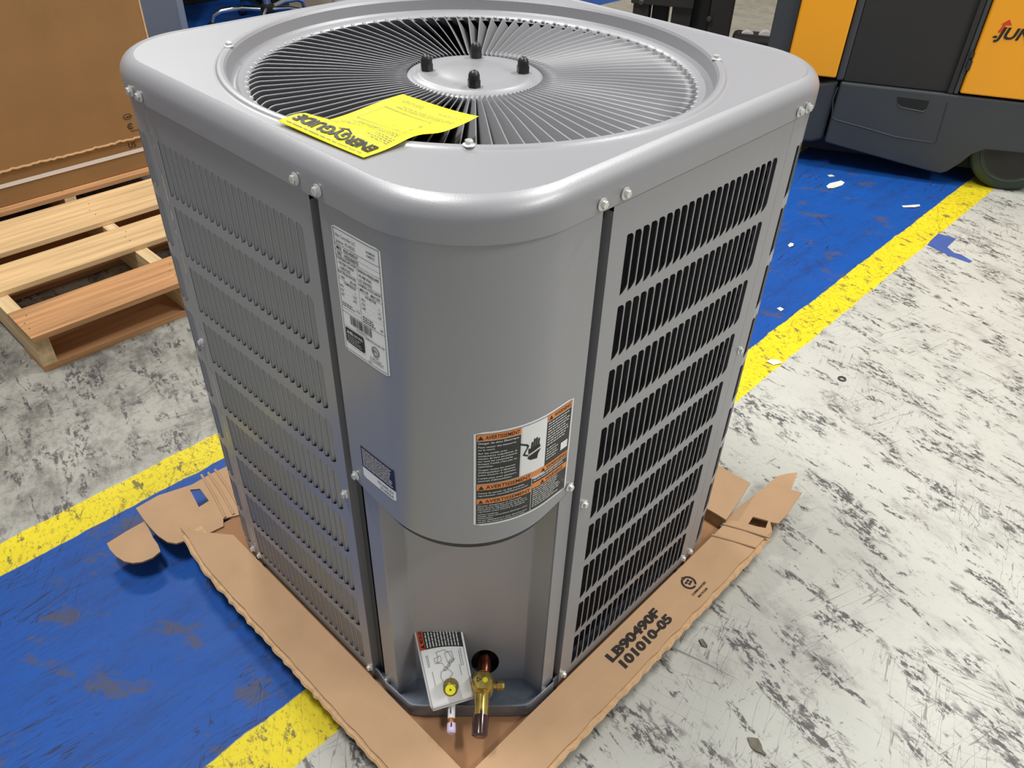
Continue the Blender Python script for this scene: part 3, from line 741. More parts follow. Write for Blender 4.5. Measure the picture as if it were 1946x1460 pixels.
pv = Print(lambda u, v, k: dg(-.028 + u, -.456 + v, Z0 + .0226 + .0001 * k + v * .03), .05); pv.poly('navy', [(-.0012, -.007), (.0014, -.006), (.0012, .001), (-.001, .0005)], 1); pv.poly('navy', [(-.003, .017), (-.001, .014), (-.0012, .026), (-.003, .025)], 4); pv.emit(lv)
g = G(); nt_ = dg(0, -.75, .66).normalized(); nc = dg(-.0300, -.4085, Z0 + .0530)
g.lathe([(.0085, -.02), (.0085, .0), (.0125, .001), (.0128, .005), (.0118, .0065), (.0118, .019), (.0105, .0215), (.0085, .022)], nc, nt_, 24); part('valve_cap', g, M['brass_dull'], lv, angle=50)
g = G(); g.lathe([(.0084, .0), (.0084, .0008)], nc + nt_ * .0216, nt_, 20); part('yellow_dot', g, M['yellow_dot'], lv)
g = G(); g.lathe([(.0022, 0), (.0022, .0004)], nc + nt_ * .0226, nt_, 3, rot=.4); part('mark', g, M['ink'], lv)
# ---- hanging tag (own thing)
nn = (0, -.80, .60); nW = Vector((nn[1] * c2, nn[1] * c2, nn[2])).normalized()
C0 = nc + nt_ * .0; cst = nW.dot(C0)
# tag frame from its pixel corners
cTL, cTR, cBR, cBL = [atp(x, y, nW, cst) for x, y in ((784, 1190), (876, 1187), (904, 1327), (820, 1353))]
TW = ((cTR - cTL).length + (cBR - cBL).length) / 2; TH_ = ((cTL - cBL).length + (cTR - cBR).length) / 2
def tmap(u, v, k=0):
    a = u / TW; b2 = v / TH_
    p = cBL.lerp(cBR, a).lerp(cTL.lerp(cTR, a), b2)
    bow = .004 * math.sin(math.pi * a) * b2 * b2 * 2.0
    curl = -.006 * max(0, b2 - .55) ** 2 * 4
    return p + nW * (.0006 + .0001 * k + curl) + (cTL - cBL).normalized() * bow
tagr = root('warning_hang_tag', 'white orange and black paper tag hung on the small front valve', 'tag', cBL)
g = G(); ol = []
def rc(u, v):
    return u, v
nu, nv = 12, 16; L = []
for j in range(nv + 1):
    row = []
    for i in range(nu + 1):
        u = TW * i / nu; v = TH_ * j / nv; r = .005
        if j == 0 or j == nv: u = min(max(u, r * .6), TW - r * .6)
        row.append(tmap(u, v, 0))
    L.append(row)
g.loops(L, closed=False); to = part('tag_card', g, M['white'], tagr, fix=False)
so = to.modifiers.new('thick', 'SOLIDIFY'); so.thickness = .0007; so.offset = -1
pr = Print(lambda u, v, k: tmap(u, v, k * 2.5 + 2), .006, .006)
pr.frame('ink', .003, .003, TW - .003, TH_ - .004, .0005)
pr.rect('panelblack', .0125, TH_ * .70, TW - .0035, TH_ - .0045, 1); 
for i in range(6): pr.rect('orange_red', .0035 + i * .0015, TH_ * .70, .005 + i * .0015, TH_ - .0045, 1)
pr.text('ink', 'MISE EN GARDE', .0108, TH_ * .70 + .0105, .0052, TH_ * .30 - .018, .03, rot=math.pi / 2)
pr.poly('ink', [(.0118, TH_ * .70 + .0015), (.0118, TH_ * .70 + .0085), (.0050, TH_ * .70 + .005)], 3)
for k in range(11):
    u = .0155 + k * .0050; rr = random.Random(k); v = TH_ * .70 + .002; e = TH_ - .007 - (TH_ * .08) * rr.random()
    while v < e:
        ln = .003 + .006 * rr.random(); pr.poly('inkwhite', [(u, v), (u + .0019, v), (u + .0019, min(v + ln, e)), (u, min(v + ln, e))], 3); v += ln + .0009
# line drawing of the valve: simple outlines
def blob(cu, cv, pts):
    P = [(cu + a, cv + b) for a, b in pts]
    for (x0, y0), (x1, y1) in zip(P, P[1:] + P[:1]):
        d = Vector((x1 - x0, y1 - y0)); n = Vector((-d.y, d.x)).normalized() * .00028
        pr.poly('ink_grey', [(x0 - n.x, y0 - n.y), (x1 - n.x, y1 - n.y), (x1 + n.x, y1 + n.y), (x0 + n.x, y0 + n.y)], 3)
blob(TW * .52, TH_ * .56, [(-.012, .012), (.002, .014), (.008, .010), (.012, .0), (.006, -.004), (.006, -.012), (-.002, -.014), (-.005, -.006), (-.014, -.004), (-.010, .004)])
blob(TW * .36, TH_ * .56, [(-.005, .003), (.006, .006), (.007, -.002), (-.004, -.005)]); blob(TW * .62, TH_ * .57, [(-.006, .008), (.006, .010), (.006, -.006), (-.004, -.008)])
blob(TW * .50, TH_ * .38, [(-.008, .006), (.004, .008), (.010, .0), (.004, -.006), (.0, -.014), (-.008, -.012), (-.011, -.002)]); blob(TW * .56, TH_ * .44, [(-.009, 0), (.012, .016), (.013, .015), (-.006, -.002)])
for (fu, v0, v1) in ((.14, .50, .62), (.17, .50, .62), (.20, .28, .44), (.84, .46, .64), (.88, .46, .66), (.80, .34, .46)):
    rr = random.Random(int(fu * 100)); v = TH_ * v0
    while v < TH_ * v1: pr.poly('ink_grey', [(TW * fu, v), (TW * fu + .0007, v), (TW * fu + .0007, v + .003), (TW * fu, v + .003)], 3); v += .0038
pr.emit(tagr)

# ---- yellow sheet on the guard (own thing)
pa = [Vector((-.3425, -.050)), Vector((-.3335, -.187)), Vector((-.172, -.184)), Vector((-.178, -.061))]   # A B C D
PW, PH = .138, .166
def ymap(u, v, k=0):                          # u: B->A, v: from the far edge (DC) up to AB
    s = u / PW; t = 1 - v / PH
    ab = pa[1].lerp(pa[0], s); cd = pa[2].lerp(pa[3], s); p = ab.lerp(cd, t)
    r = math.hypot(p.x, p.y)
    z = Z0 + TZ + .0025 + .0045 * math.exp(-((r - .325) / .022) ** 2)
    dip = min(1, max(0, (.315 - r) / .03)); dip = dip * dip * (3 - 2 * dip)
    z = z * (1 - dip) + dip * (Z0 + .9195 + .003 * math.sin(t * 5.5 + s * 2.5) + .010 * t * (1 - s) ** 2 + .004 * t)
    return Vector((p.x, p.y, z + .00012 * k))
yr = root('energy_guide_sheet', 'bright yellow printed paper sheet lying on the round fan guard', 'paper', ymap(0, 0))
g = G(); L = [[ymap(PW * i / 18, PH * j / 24) for i in range(19)] for j in range(25)]
g.loops(L, closed=False); yo = part('paper_sheet', g, M['yellow_paper'], yr, fix=False)
so = yo.modifiers.new('thick', 'SOLIDIFY'); so.thickness = .0004; so.offset = -1
pr = Print(lambda u, v, k: ymap(u, v, k * 2 + 3), .006, .006)
pr.text('ink', 'ENERG', .006, PH - .026, .0150, .052, .045); pr.text('ink', 'Y', .056, PH - .028, .0155, .017, .045); pr.text('ink', 'GUIDE', .070, PH - .026, .0150, .060, .045)
pr.poly('ink', [(.050, PH - .0285), (.062, PH - .034), (.073, PH - .0285), (.071, PH - .0275), (.062, PH - .031), (.052, PH - .0275)], 2)
pr.lines('ink', .008, PH - .004, .130, 1, .003, .0012, 31, ragged=.02)
def yl(u0, v, u1, n, p_=.0035, th=.0013, sd=1): pr.lines('ink_grey', u0, PH - v, u1, n, p_, th, sd, ragged=.3)
yl(.006, .036, .045, 4, sd=2); yl(.085, .036, .130, 3, sd=3); yl(.010, .052, .058, 3, sd=4); yl(.066, .058, .128, 5, sd=5)
yl(.010, .066, .058, 3, sd=6)
pr.frame('ink_grey', .038, PH - .128, .122, PH - .088, .0011); pr.frame('ink_grey', .035, PH - .112, .070, PH - .097, .0009)
yl(.043, .103, .064, 2, .003, .0009, 7); yl(.010, .078, .126, 2, sd=8); yl(.010, .134, .126, 2, .0042, sd=9); yl(.010, .148, .060, 1, sd=10); yl(.080, .148, .126, 2, sd=12)
pr.emit(yr)

# ------------------------------------------------------------------ carton tray under the unit
tray = root('cardboard_tray', 'flattened brown cardboard shipping tray under the grey condenser', 'cardboard', (0, 0, 0))
def slab(pts, z0, z1, hole=None):             # pts world xy
    g = G(); n = len(pts); g.prism([(p[0], p[1]) for p in pts], lambda a, b, d: Vector((a, b, d)), z0, z1); return g
zt0 = Z0 - .030
g = slab([(-.405, -.405), (.38, -.405), (.38, .38), (-.405, .38)], zt0 - .006, zt0); part('base_sheet', g, M['card_in'], tray)
g = slab([(-.35, -.35), (.35, -.35), (.35, .35), (-.35, .35)], 0, zt0 - .006); part('support_pad', g, M['card_in'], tray)
def wav(a0, a1, n, amp, seed):
    r = random.Random(seed); return [(a0 + (a1 - a0) * i / n, amp * (r.random() - .5) + amp * .6 * math.sin(i * 1.9)) for i in range(n + 1)]
def strip(side):
    zi, zo = Z0 - .013, Z0 - .019
    ov = (-.52, .322) if side < 0 else (-.52, .395)
    def f(along, out, z):                     # along = coordinate along the face, out = distance from the unit axis
        return Vector((-out, along, z)) if side < 0 else Vector((along, -out, z))
    g = G(); n = 40; inn = []; out_ = []
    e = wav(ov[0], ov[1], n, .0016, 4 + side)
    for i, (a, w_) in enumerate(e):
        oo = .448 + w_ - (.022 * max(0, (a - .25) / .1) if side < 0 else 0)
        am = a if side > 0 or a < .2 else a + (a - .2) * 0
        sk = max(0, a - .2) / .122 if side < 0 else .4 * max(0, (a - .28)) / .11
        L_ = [(a + 0, .3695, zi), (a + .052 * sk, .41, zi - .001), (a + .10 * sk, oo, zo)]
        inn.append([f(*q) for q in L_] + [f(L_[2][0], L_[2][1], zo - .0045), f(a + .052 * sk, .41, zi - .0055), f(a, .3695, zi - .0045)])
    g.loops(inn, closed=True, cap0=True, cap1=True, smooth=False)
    o = part('side_flap', g, M['card'], tray)
    # the lower ply, sticking out as a rough perforated edge
    g = G(); rows = []
    e = wav(ov[0] + .01, ov[1] - .012, 90, .0035, 9 + side)
    for i, (a, w_) in enumerate(e):
        aa = a + (.10 * max(0, (a - .2)) / .122 if side < 0 else 0.04 * max(0, (a - .28)) / .11)
        oo = .457 + w_ * .7 - (.022 * max(0, (a - .25) / .1) if side < 0 else 0)
        rows.append([f(aa, .40, zo - .0046), f(aa, oo - .003, zo - .0050), f(aa, oo, zo - .009), f(aa, oo - .001, zo - .013), f(aa, .40, zo - .011)])
    g.loops(rows, closed=True, cap0=True, cap1=True, smooth=False); part('torn_edge', g, M['card_edge'], tray)
    # perforation marks along the fold
    return f
fL = strip(-1); fR = strip(1)
g = G()
for side, f in ((-1, fL), (1, fR)):
    for a in np.arange(-.5, .26, .0225):
        z = Z0 - .0188 + .0004; o0 = .4415
        g.add([f(a, o0 - .0008, z), f(a + .010, o0 - .0008, z), f(a + .010, o0 + .0006, z), f(a, o0 + .0006, z)], [(0, 1, 2, 3)])
part('perforations', g, M['card_in'], tray, fix=False)
# creases on the right flap
g = G()
for px in (((1352, 1017), (1436, 1041)), ((1374, 996), (1462, 1022))):
    a, b = at(*px[0], Z0 - .012), at(*px[1], Z0 - .017); g.tube([a, (a + b) / 2 + Vector((0, 0, .0008)), b], .0026, 8)
part('crease', g, M['card'], tray)
def flap(name, pix, z, th=.004, mtl='card', zf=None, hole=None):
    pts = [at(x, y, z) for x, y in pix]
    g = G(); n = len(pts)
    top = [Vector((p.x, p.y, z)) for p in pts]; bot = [Vector((p.x, p.y, z - th)) for p in pts]
    if hole:
        import mathutils
        hp = [at(x, y, z) for x, y in hole]
        tri = mathutils.geometry.tessellate_polygon([top, hp]); allp = top + [Vector((p.x, p.y, z)) for p in hp]; N2 = len(allp)
        g.add(allp + [Vector((p.x, p.y, z - th)) for p in allp], [tuple(t) for t in tri] + [tuple(i + N2 for i in t)[::-1] for t in tri])
        g.add(top + bot, [(i, (i + 1) % n, (i + 1) % n + n, i + n) for i in range(n)])
        m_ = len(hp); g.add(hp + [Vector((p.x, p.y, z - th)) for p in hp], [(i, (i + 1) % m_, (i + 1) % m_ + m_, i + m_) for i in range(m_)])
    else:
        g.add(top + bot, [tuple(range(n)), tuple(range(n, 2 * n))[::-1]] + [(i, (i + 1) % n, (i + 1) % n + n, i + n) for i in range(n)])
    return part(name, g, M[mtl], tray)
flap('end_flap', [(258, 966), (300, 942), (365, 921), (400, 901), (470, 868), (470, 975), (424, 986), (425, 1000), (400, 1012), (372, 1020), (350, 1028), (335, 1033), (318, 1030), (300, 1018), (286, 1003), (272, 986)], Z0 - .026, hole=[(361, 931), (380, 929), (397, 952), (378, 964)])
flap('tab', [(203, 1033), (240, 1010), (274, 991), (282, 1003), (291, 1022), (300, 1035), (305, 1048), (290, 1060), (270, 1068), (252, 1070), (236, 1067), (220, 1057), (209, 1045)], Z0 - .034)
flap('end_flap', [(1345, 868), (1366, 884), (1394, 901), (1426, 918), (1404, 953), (1380, 988), (1362, 977), (1341, 965), (1330, 930)], Z0 - .004)
flap('tab', [(1452, 928), (1466, 914), (1478, 905), (1496, 900), (1516, 898), (1510, 914), (1503, 932), (1480, 945)], Z0 - .038)
flap('end_flap', [(1384, 985), (1404, 964), (1428, 945), (1442, 933), (1455, 927), (1468, 925), (1490, 929), (1508, 932), (1524, 936), (1510, 956), (1496, 977), (1479, 995), (1464, 992), (1468, 1012), (1462, 1022), (1420, 1008), (1375, 994)], Z0 - .022, hole=[(1431, 982), (1460, 990), (1455, 1004), (1421, 997)])
flap('hole_shadow_sheet', [(1398, 972), (1476, 984), (1466, 1016), (1402, 1004)], Z0 - .045, mtl='card_dark')  # sheet added beneath the flap hole, its dark tone stands for shadow
g = G()
for A_, B_ in (((383, 903), (428, 984)), ((396, 899), (444, 978)), ((409, 893), (452, 960))):
    a, b = at(*A_, Z0 - .026), at(*B_, Z0 - .026); g.tube([a, a.lerp(b, .5) + Vector((.002, 0, .001)), b], .0030, 8)
part('crumpled_folds', g, M['card'], tray)
# underside fold strips, dark
g = G(); a, b, c, d = at(1342, 966, Z0 - .006), at(1380, 988, Z0 - .006), at(1361, 1003, Z0 - .03), at(1336, 986, Z0 - .03)
g.add([a, b, c, d] + [v - Vector((0, 0, .004)) for v in (a, b, c, d)], [(0, 1, 2, 3), (7, 6, 5, 4), (0, 1, 5, 4), (1, 2, 6, 5), (2, 3, 7, 6), (3, 0, 4, 7)]); part('folded_wall', g, M['card_dark'], tray)
# print on the right flap
oz = Z0 - .0125
def rmap(u, v, k): # u along the face, v towards the unit
    o_ = .4455 - v; z = Z0 - .013 - (o_ - .3695) * .0247 if o_ < .41 else Z0 - .014 - (o_ - .41) / .038 * .005
    return Vector((-.37 + u, -o_, z + .0006 + .0001 * k))
pr = Print(rmap, .05)
def pu(px, py): p = at(px, py, oz); return p.x + .37, .4455 + p.y
u0, v0 = pu(1163, 1258); u1, v1 = pu(1257, 1166)
pr.text('cardprint', 'LB90490F', u0, v0 - .001, .0175, u1 - u0, .05)
u0, v0 = pu(1188, 1268); u1, v1 = pu(1281, 1176)
pr.text('cardprint', '101010-05', u0, v0 - .001, .0165, u1 - u0, .05)
uc, vc = pu(1309, 1107)
pr.ring('cardprint', uc, vc, .0112, .0152, -60, 75, n=20); pr.ring('cardprint', uc, vc, .0112, .0152, 100, 285, n=24)
pr.poly('cardprint', [(uc - .001, vc + .009), (uc - .001, vc + .018), (uc + .006, vc + .0125)], 2)
for (a, b) in ((-.004, .003), (.003, .004), (-.001, -.003), (.005, -.002)):
    pr.poly('cardprint', [(uc + a - .0040, vc + b), (uc + a, vc + b + .0031), (uc + a + .0040, vc + b), (uc + a, vc + b - .0031)], 2)
u0, v0 = pu(1318, 1131); u1, v1 = pu(1347, 1106); pr.text('cardprint', 'CORRUGATED', u0, v0, .0040, (u1 - u0) * .95, .03)
u0, v0 = pu(1329, 1133); pr.text('cardprint', 'RECYCLES', u0, v0 - .001, .0040, (u1 - u0) * .72, .03)
pr.emit(tray)

# ------------------------------------------------------------------ pallets
def pallet(ox, oy, n_front, bw_list, Lx, label, ys, yl_=1.0, xs=(0, .405, .83)):
    r = root('wooden_pallet', label, 'pallet', (ox, oy, 0))
    for x in xs:
        g = G(); g.box(x, 0, .018, x + .038, yl_, .105); part('stringer', g, M['wood2'], r, local=True, bevel=.001)
    for k, (a, b) in enumerate(ys):
        g = G(); rr = random.Random(k); dz = rr.random() * .001; g.box(-.005, a, .105 + dz, Lx, b, .121 + dz); part('deck_board', g, M['wood'] if k % 3 else M['wood3'] if k == 0 else M['wood'], r, local=True, bevel=.0012)
        if k < 6:
            gn_ = G()
            for x in xs:
                for s in (.3, .5, .72): gn_.lathe([(.002, 0), (.0015, .0004)], (x + .01 + .018 * ((s * 10) % 2 > 1), a + (b - a) * s, .1222 + dz), n=6)
            tag(part('nail_heads', gn_, M['ink_grey'], r, local=True, fix=False), kind='stuff')
    for a, b in ((.0, .135), (.42, .53), (yl_ - .1, yl_)):
        g = G(); g.box(0, a, 0, Lx - .01, b, .018); part('bottom_board', g, M['wood3'], r, local=True, bevel=.001)
    return r
PX, PY = -.402, 1.231
pallet(PX, PY, 4, None, .87, 'empty pine pallet lying in front of the tall carton', [(-.018, .143), (.27, .425), (.495, .708)], .735)
pallet(PX - .02, PY + .775, 4, None, .95, 'pine pallet carrying the tall brown carton', [(0, .09), (.18, .30), (.40, .52), (.62, .74)], .80, (0, .42, .90))
CY = 2.030
crt = root('cardboard_carton', 'tall brown cardboard carton on a pallet, strapped with a white band', 'box', (-.2, CY, .122))
x0c, x1c = -1.3, .422
g = G(); g.box(x0c + .01, CY + .008, .122, x1c - .008, CY + .75, .30); part('bottom_tray', g, M['card_dark'], crt, bevel=.003)
g = G()
e = [(x0c + (x1c - x0c) * i / 160, .2395 + .0012 * math.sin(i * 2.3) + .0035 * random.random()) for i in range(161)]
L = [[Vector((x, CY - .002, z)), Vector((x, CY - .003, 1.3))] for x, z in e]
g.loops(L, closed=False, smooth=False)
g.add([Vector((x, CY - .002, z)) for x, z in e] + [Vector((x, CY + .004, z - .001)) for x, z in e], [(i, i + 1, i + 162, i + 161) for i in range(160)])
g.box(x0c, CY, .245, x1c, CY + .76, 1.3); part('carton_body', g, M['card_dark'], crt, fix=False)
g = G(); rows = [[Vector((x, CY - .0045, z + .001)), Vector((x, CY - .0055, z - .004)), Vector((x, CY + .002, z - .010)), Vector((x, CY + .004, z))] for x, z in e]
g.loops(rows, smooth=False); part('ragged_lower_edge', g, M['card_edge'], crt)
g = G(); g.box(x1c - .0045, CY - .0045, .245, x1c + .001, CY + .002, 1.3); part('corner_edge', g, M['card_edge'], crt)
g = G(); g.box(x0c + .005, CY + .0045, .1835, x1c - .004, CY + .0065, .1965); g.box(x1c - .007, CY + .0045, .1835, x1c - .004, CY + .76, .1965); part('strap', g, M['strap'], crt)
pr = Print(lambda u, v, k: Vector((u, CY - .0035 - .0003 * k, v)), .05)
mp_ = atp(248, 240, (0, 1, 0), CY - .003)
pr.ring('cardprint', mp_.x, mp_.z, .007, .0105, 40, 330); pr.ring('cardprint', mp_.x, mp_.z, .0005, .003)
pr.ring('cardprint', mp_.x - .002, mp_.z + .034, .008, .0098, sx=1.5); pr.rect('cardprint', mp_.x - .008, mp_.z + .031, mp_.x + .006, mp_.z + .0345, 2)
pr.rect('cardprint', mp_.x - .004, mp_.z - .0185, mp_.x + .03, mp_.z - .0165, 2)
pr.emit(crt)
pr = Print(lambda u, v, k: Vector((u, CY + .0075 - .0003 * k, v)), .05)
pr.text('cardprint', 'US', mp_.x - .02, .204, .020, .026, .0); pr.emit(crt)

# ------------------------------------------------------------------ forklift
FC = dg(2.1465, 1.8553, 0); TH0 = math.radians(-62); FD = Vector((math.cos(TH0), math.sin(TH0), 0)); FN = Vector((-math.sin(TH0), math.cos(TH0), 0))
fork = root('forklift', 'yellow and dark grey warehouse forklift parked on the blue walkway', 'forklift', FC, TH0)
def fp(px, py, d=0.0):                        # pixel -> (s, z) in a vertical plane d behind the truck side
    P = atp(px, py, FN, FN.dot(FC) + d); v = P - FC; return v.dot(FD), P.z
def fbox(name, s0, s1, z0, z1, d0, d1, m, bev=.004):
    g = G(); g.box(s0, d0, z0, s1, d1, z1); return part(name, g, M[m], fork, local=True, bevel=bev)
f3 = lambda a, b, d: Vector((a, d, b))
g = G(); sk = [(-.765, .358), (-.765, .115), (-.62, .092), (-.45, .066), (-.335, .050), (-.292, .046), (-.272, .056), (-.232, .10), (-.205, .14), (-.165, .165), (.13, .175), (.19, .15), (.23, .10), (.26, .05), (1.2, .05), (1.2, .358)]
g.prism(sk, f3, 0, 1.05); ch = part('chassis_skirt', g, M['truck_g'], fork, local=True, bevel=.006)
g = G(); g.prism([(-1.05, .33), (-1.02, .12), (-.95, .095), (-.82, .10), (-.772, .118), (-.772, .362), (-.83, .345)], f3, .02, .95); part('front_skirt', g, M['truck_g'], fork, local=True, bevel=.012)
g = G(); g.box(-1.0, .1, .05, 1.0, .95, .3); part('underbody', g, M['dark'], fork, local=True)
# door outline and hand recess on the skirt
ln = [fp(*q) for q in ((1592, 166), (1583, 190), (1581, 222), (1588, 228), (1640, 242), (1700, 260), (1772, 271), (1780, 268), (1790, 235), (1801, 195))]
g = G(); g.tube([f3(a, b, -.0005) for a, b in ln], .0022, 6); part('cover_outline', g, M['truck_g'], ch, local=True)
rc_ = [fp(*q) for q in ((1705, 184), (1766, 192), (1759, 210), (1753, 212), (1712, 203), (1706, 197))]
g = G(); g.prism(rc_, f3, -.0015, .012); part('hand_recess', g, M['dark'], ch, local=True)
lp_ = [fp(*q) for q in ((1706, 198), (1712, 204), (1753, 212), (1760, 209))]
g = G(); g.tube([f3(a, b, -.001) for a, b in lp_], .0022, 6); part('recess_rim', g, M['truck_g'], ch, local=True)
fbox('front_cover', -.985, -.79, .372, 1.5, .0, .6, 'truck_y', .006)
fbox('door_pillar', -.787, -.757, .36, 1.5, .012, .2, 'truck_g', .01)
fbox('battery_panel', -.757, -.352, .36, 1.5, .018, .9, 'truck_k', .003)
fbox('door_seal', -.372, -.352, .36, 1.5, .006, .05, 'truck_k', .002)
fbox('hinge_strip', -.350, -.334, .362, 1.5, .004, .04, 'truck_g', .003)
fbox('rear_cover', -.330, 1.2, .368, 1.5, -.004, 1.0, 'truck_y', .006)
g = G(); g.box(-.342, -.006, .455, -.327, .0, .49); g.box(-.346, -.006, .50, -.33, .0, .52); part('latch', g, M['truck_k'], fork, local=True)
fbox('front_post', -1.072, -.985, .20, 1.5, .02, .10, 'truck_g', .004)
g = G(); g.lathe([(.003, -.01), (.006, -.012)], (-1.03, .02, .60), (0, 1, 0), 10)
# wheel
wc = (-.040, .168)
g = G(); R_ = .168; g.lathe([(.118, .0), (R_ - .012, 0), (R_ - .003, .006), (R_, .016), (R_, .10), (R_ - .01, .11), (.118, .11)], (wc[0], .03, wc[1]), (0, 1, 0), 48, caps=False); wh = part('wheel', g, M['tire'], fork, local=True, angle=40)
g = G(); g.lathe([(.134, .0), (.131, -.003), (.127, -.003), (.122, .003)], (wc[0], .030, wc[1]), (0, 1, 0), 48, caps=False); part('wheel_ring', g, M['truck_g'], wh, local=True)
g = G(); g.lathe([(.124, .002), (.06, .004), (.045, -.004), (.001, -.006)], (wc[0], .028, wc[1]), (0, 1, 0), 40, caps=False); part('wheel_hub', g, M['truck_k'], wh, local=True)
# mast beams
for (xa, xb, yb, dd, w_, m_, nm) in ((1204, 1235, 40, .45, .10, 'truck_k', 'mast_plate'), (1241, 1271, 60, .50, .10, 'dark', 'mast_beam'), (1279, 1318, 80, .46, .14, 'truck_k', 'mast_beam'), (1318, 1352, 90, .50, .12, 'dark', 'mast_beam'), (1352, 1396, 90, .44, .16, 'truck_k', 'mast_beam')):
    s0, _ = fp(xa, 5, dd); s1, _ = fp(xb, 5, dd); fbox(nm, s0, s1, .02, 1.5, dd, dd + w_, m_, .005)
s0, z0f = fp(1200, 0, .44); s1, _ = fp(1320, 0, .44); _, zz = fp(1240, 9, .44)
fbox('carriage_plate', s0, s1, zz, 1.2, .43, .45, 'truck_k', .004)
for (x, y) in ((1219, 4), (1348, 36)):
    s, z = fp(x, y, .43); g = G(); g.lathe([(.012, 0), (.012, -.008), (.008, -.012)], (s, .432, z), (0, 1, 0), 12); part('bolt', g, M['truck_g'], fork, local=True)
s0, z1 = fp(1392, 66, .40); s1, _ = fp(1478, 80, .40)
fbox('straddle_leg', s0, s1 + .15, .04, z1 + .0, .40, .52, 'truck_k', .02)
for x in (1420, 1455):
    s, z = fp(x, 66, .46); g = G(); g.lathe([(.001, 0), (.03, 0), (.033, .004), (.033, .03), (.03, .034), (.001, .034)], (s, .44, z - .012), (0, 1, 0), 20); part('load_roller', g, M['white_pl'], fork, local=True)
# lettering
a0 = fp(1890, 71.5); 
pr = Print(lambda u, v, k: f3(a0[0] + u, a0[1] + v, -.0045 - .0004 * k), .3)
pr.text('ink', 'JUNGHEINRICH', 0, 0, .040, .44, .03, shear=.25)
pr.poly('redlogo', [(.002, .020), (.012, .020), (.021, .047), (.012, .047)], 2); pr.poly('redlogo', [(.004, .047), (.040, .047), (.026, .066)], 2)
pr.poly('ink', [(-.010, .0), (.006, .0), (.006, .008), (-.004, .008)], 2)
pr.emit(fork, name='lettering', local=True)
s_, z_ = fp(1900, 325, .03); pr = Print(lambda u, v, k: f3(wc[0] + u, .024, wc[1] + v), .3)
pr.text('ink_grey', 'VULKOLLAN', -.05, -.085, .010, .05, .01); pr.emit(wh, name='lettering', local=True)

# ------------------------------------------------------------------ background furniture
def gbox(x0, y0, z0, x1, y1, z1): g = G(); g.box(x0, y0, z0, x1, y1, z1); return g
cb = root('filing_cabinet', 'grey steel drawer cabinet behind the tall carton', 'cabinet', (1.1, 4.2, 0))
part('body', gbox(.72, 3.985, .0, 1.505, 4.6, .75), M['cabl'], cb, bevel=.004)
for k, (z0, z1) in enumerate(((.02, .235), (.25, .47), (.485, .73))): part('drawer', gbox(.74, 3.97, z0, 1.455, 3.99, z1), M['cab'], cb, bevel=.004)
part('handle_rail', gbox(.74, 3.962, .236, 1.455, 3.985, .249), M['cabl'], cb, bevel=.002)
dk = root('workbench', 'black workbench panel in the shade beyond the office chair', 'bench', (2.0, 5.0, 0))
part('back_panel', gbox(1.51, 4.62, 0, 2.24, 4.70, .8), M['dark'], dk, bevel=.004); part('bench_top', gbox(1.51, 4.10, .8, 2.24, 4.8, .84), M['truck_k'], dk, bevel=.004)
part('side_panel', gbox(2.20, 4.2, 0, 2.238, 4.61, .8), M['dark'], dk, bevel=.002)
tb = root('parts_box', 'beige cardboard box with a TOOLS sticker behind the chair', 'box', (2.44, 4.2, 0))
part('box_body', gbox(2.26, 4.08, 0, 2.60, 4.5, .20), M['beige'], tb, bevel=.003)
part('shadow_gap', gbox(2.28, 4.075, .115, 2.45, 4.09, .20), M['brown'], tb)
pr = Print(lambda u, v, k: Vector((2.46 + u, 4.078 - .0006 * k, .10 + v)), .3); pr.rect('white', 0, 0, .14, .05, 1); pr.text('ink', 'TOOLS', .012, .010, .03, .11, .02); pr.emit(tb)
# small black plug leaning in front
hb = at(513, 50, .0); hb = Vector((hb.x, hb.y, 0))
chair = root('office_chair', 'chrome five-star office chair base on casters beyond the condenser', 'chair', hb)
g = G(); g.lathe([(.04, .075), (.045, .085), (.045, .12), (.03, .13)], hb, n=20); part('hub', g, M['dark'], chair)
g = G(); g.lathe([(.025, .12), (.025, .24), (.018, .245), (.018, .6)], hb, n=20); part('gas_column', g, M['chrome'], chair)
# the first leg goes to the caster seen at the left
cl = at(415, 58, 0); a0_ = math.atan2(cl.y - hb.y, cl.x - hb.x)
for k in range(5):
    a = a0_ + k * 2 * math.pi / 5; d = Vector((math.cos(a), math.sin(a), 0)); R0 = .33
    g = G(); g.tube([hb + d * .03 + Vector((0, 0, .10)), hb + d * .15 + Vector((0, 0, .115)), hb + d * .27 + Vector((0, 0, .105)), hb + d * .315 + Vector((0, 0, .085)), hb + d * .33 + Vector((0, 0, .05))], [.016, .014, .013, .012, .011], 12)
    lg = part('leg', g, M['chrome'], chair)
    g = G(); n_ = Vector((-d.y, d.x, 0)); g.lathe([(.001, 0), (.024, 0), (.026, .006), (.026, .034), (.024, .04), (.001, .04)], hb + d * .335 + Vector((0, 0, .026)) - n_ * .02, n_, 20); part('caster', g, M['black'], lg)
g = G(); g.lathe([(.19, .46), (.23, .47), (.235, .51), (.20, .53), (.001, .535)], hb, n=28); part('seat', g, M['dark'], chair)
wcx = root('white_crate', 'white plastic crate with brown panel behind the condenser', 'crate', (2.9, 4.1, 0))
wp = at(655, 22, .0); wp.x = max(wp.x, 2.61)
part('crate_side', gbox(wp.x, wp.y - .02, 0, wp.x + .75, wp.y + .0, .05), M['white_pl'], wcx, bevel=.004)
part('crate_edge', gbox(wp.x, wp.y - .02, .0, wp.x + .02, wp.y + .35, .16), M['white_pl'], wcx, bevel=.004)
part('brown_panel', gbox(wp.x + .03, wp.y + .005, .0, wp.x + .85, wp.y + .4, .12), M['brown'], wcx, bevel=.003)

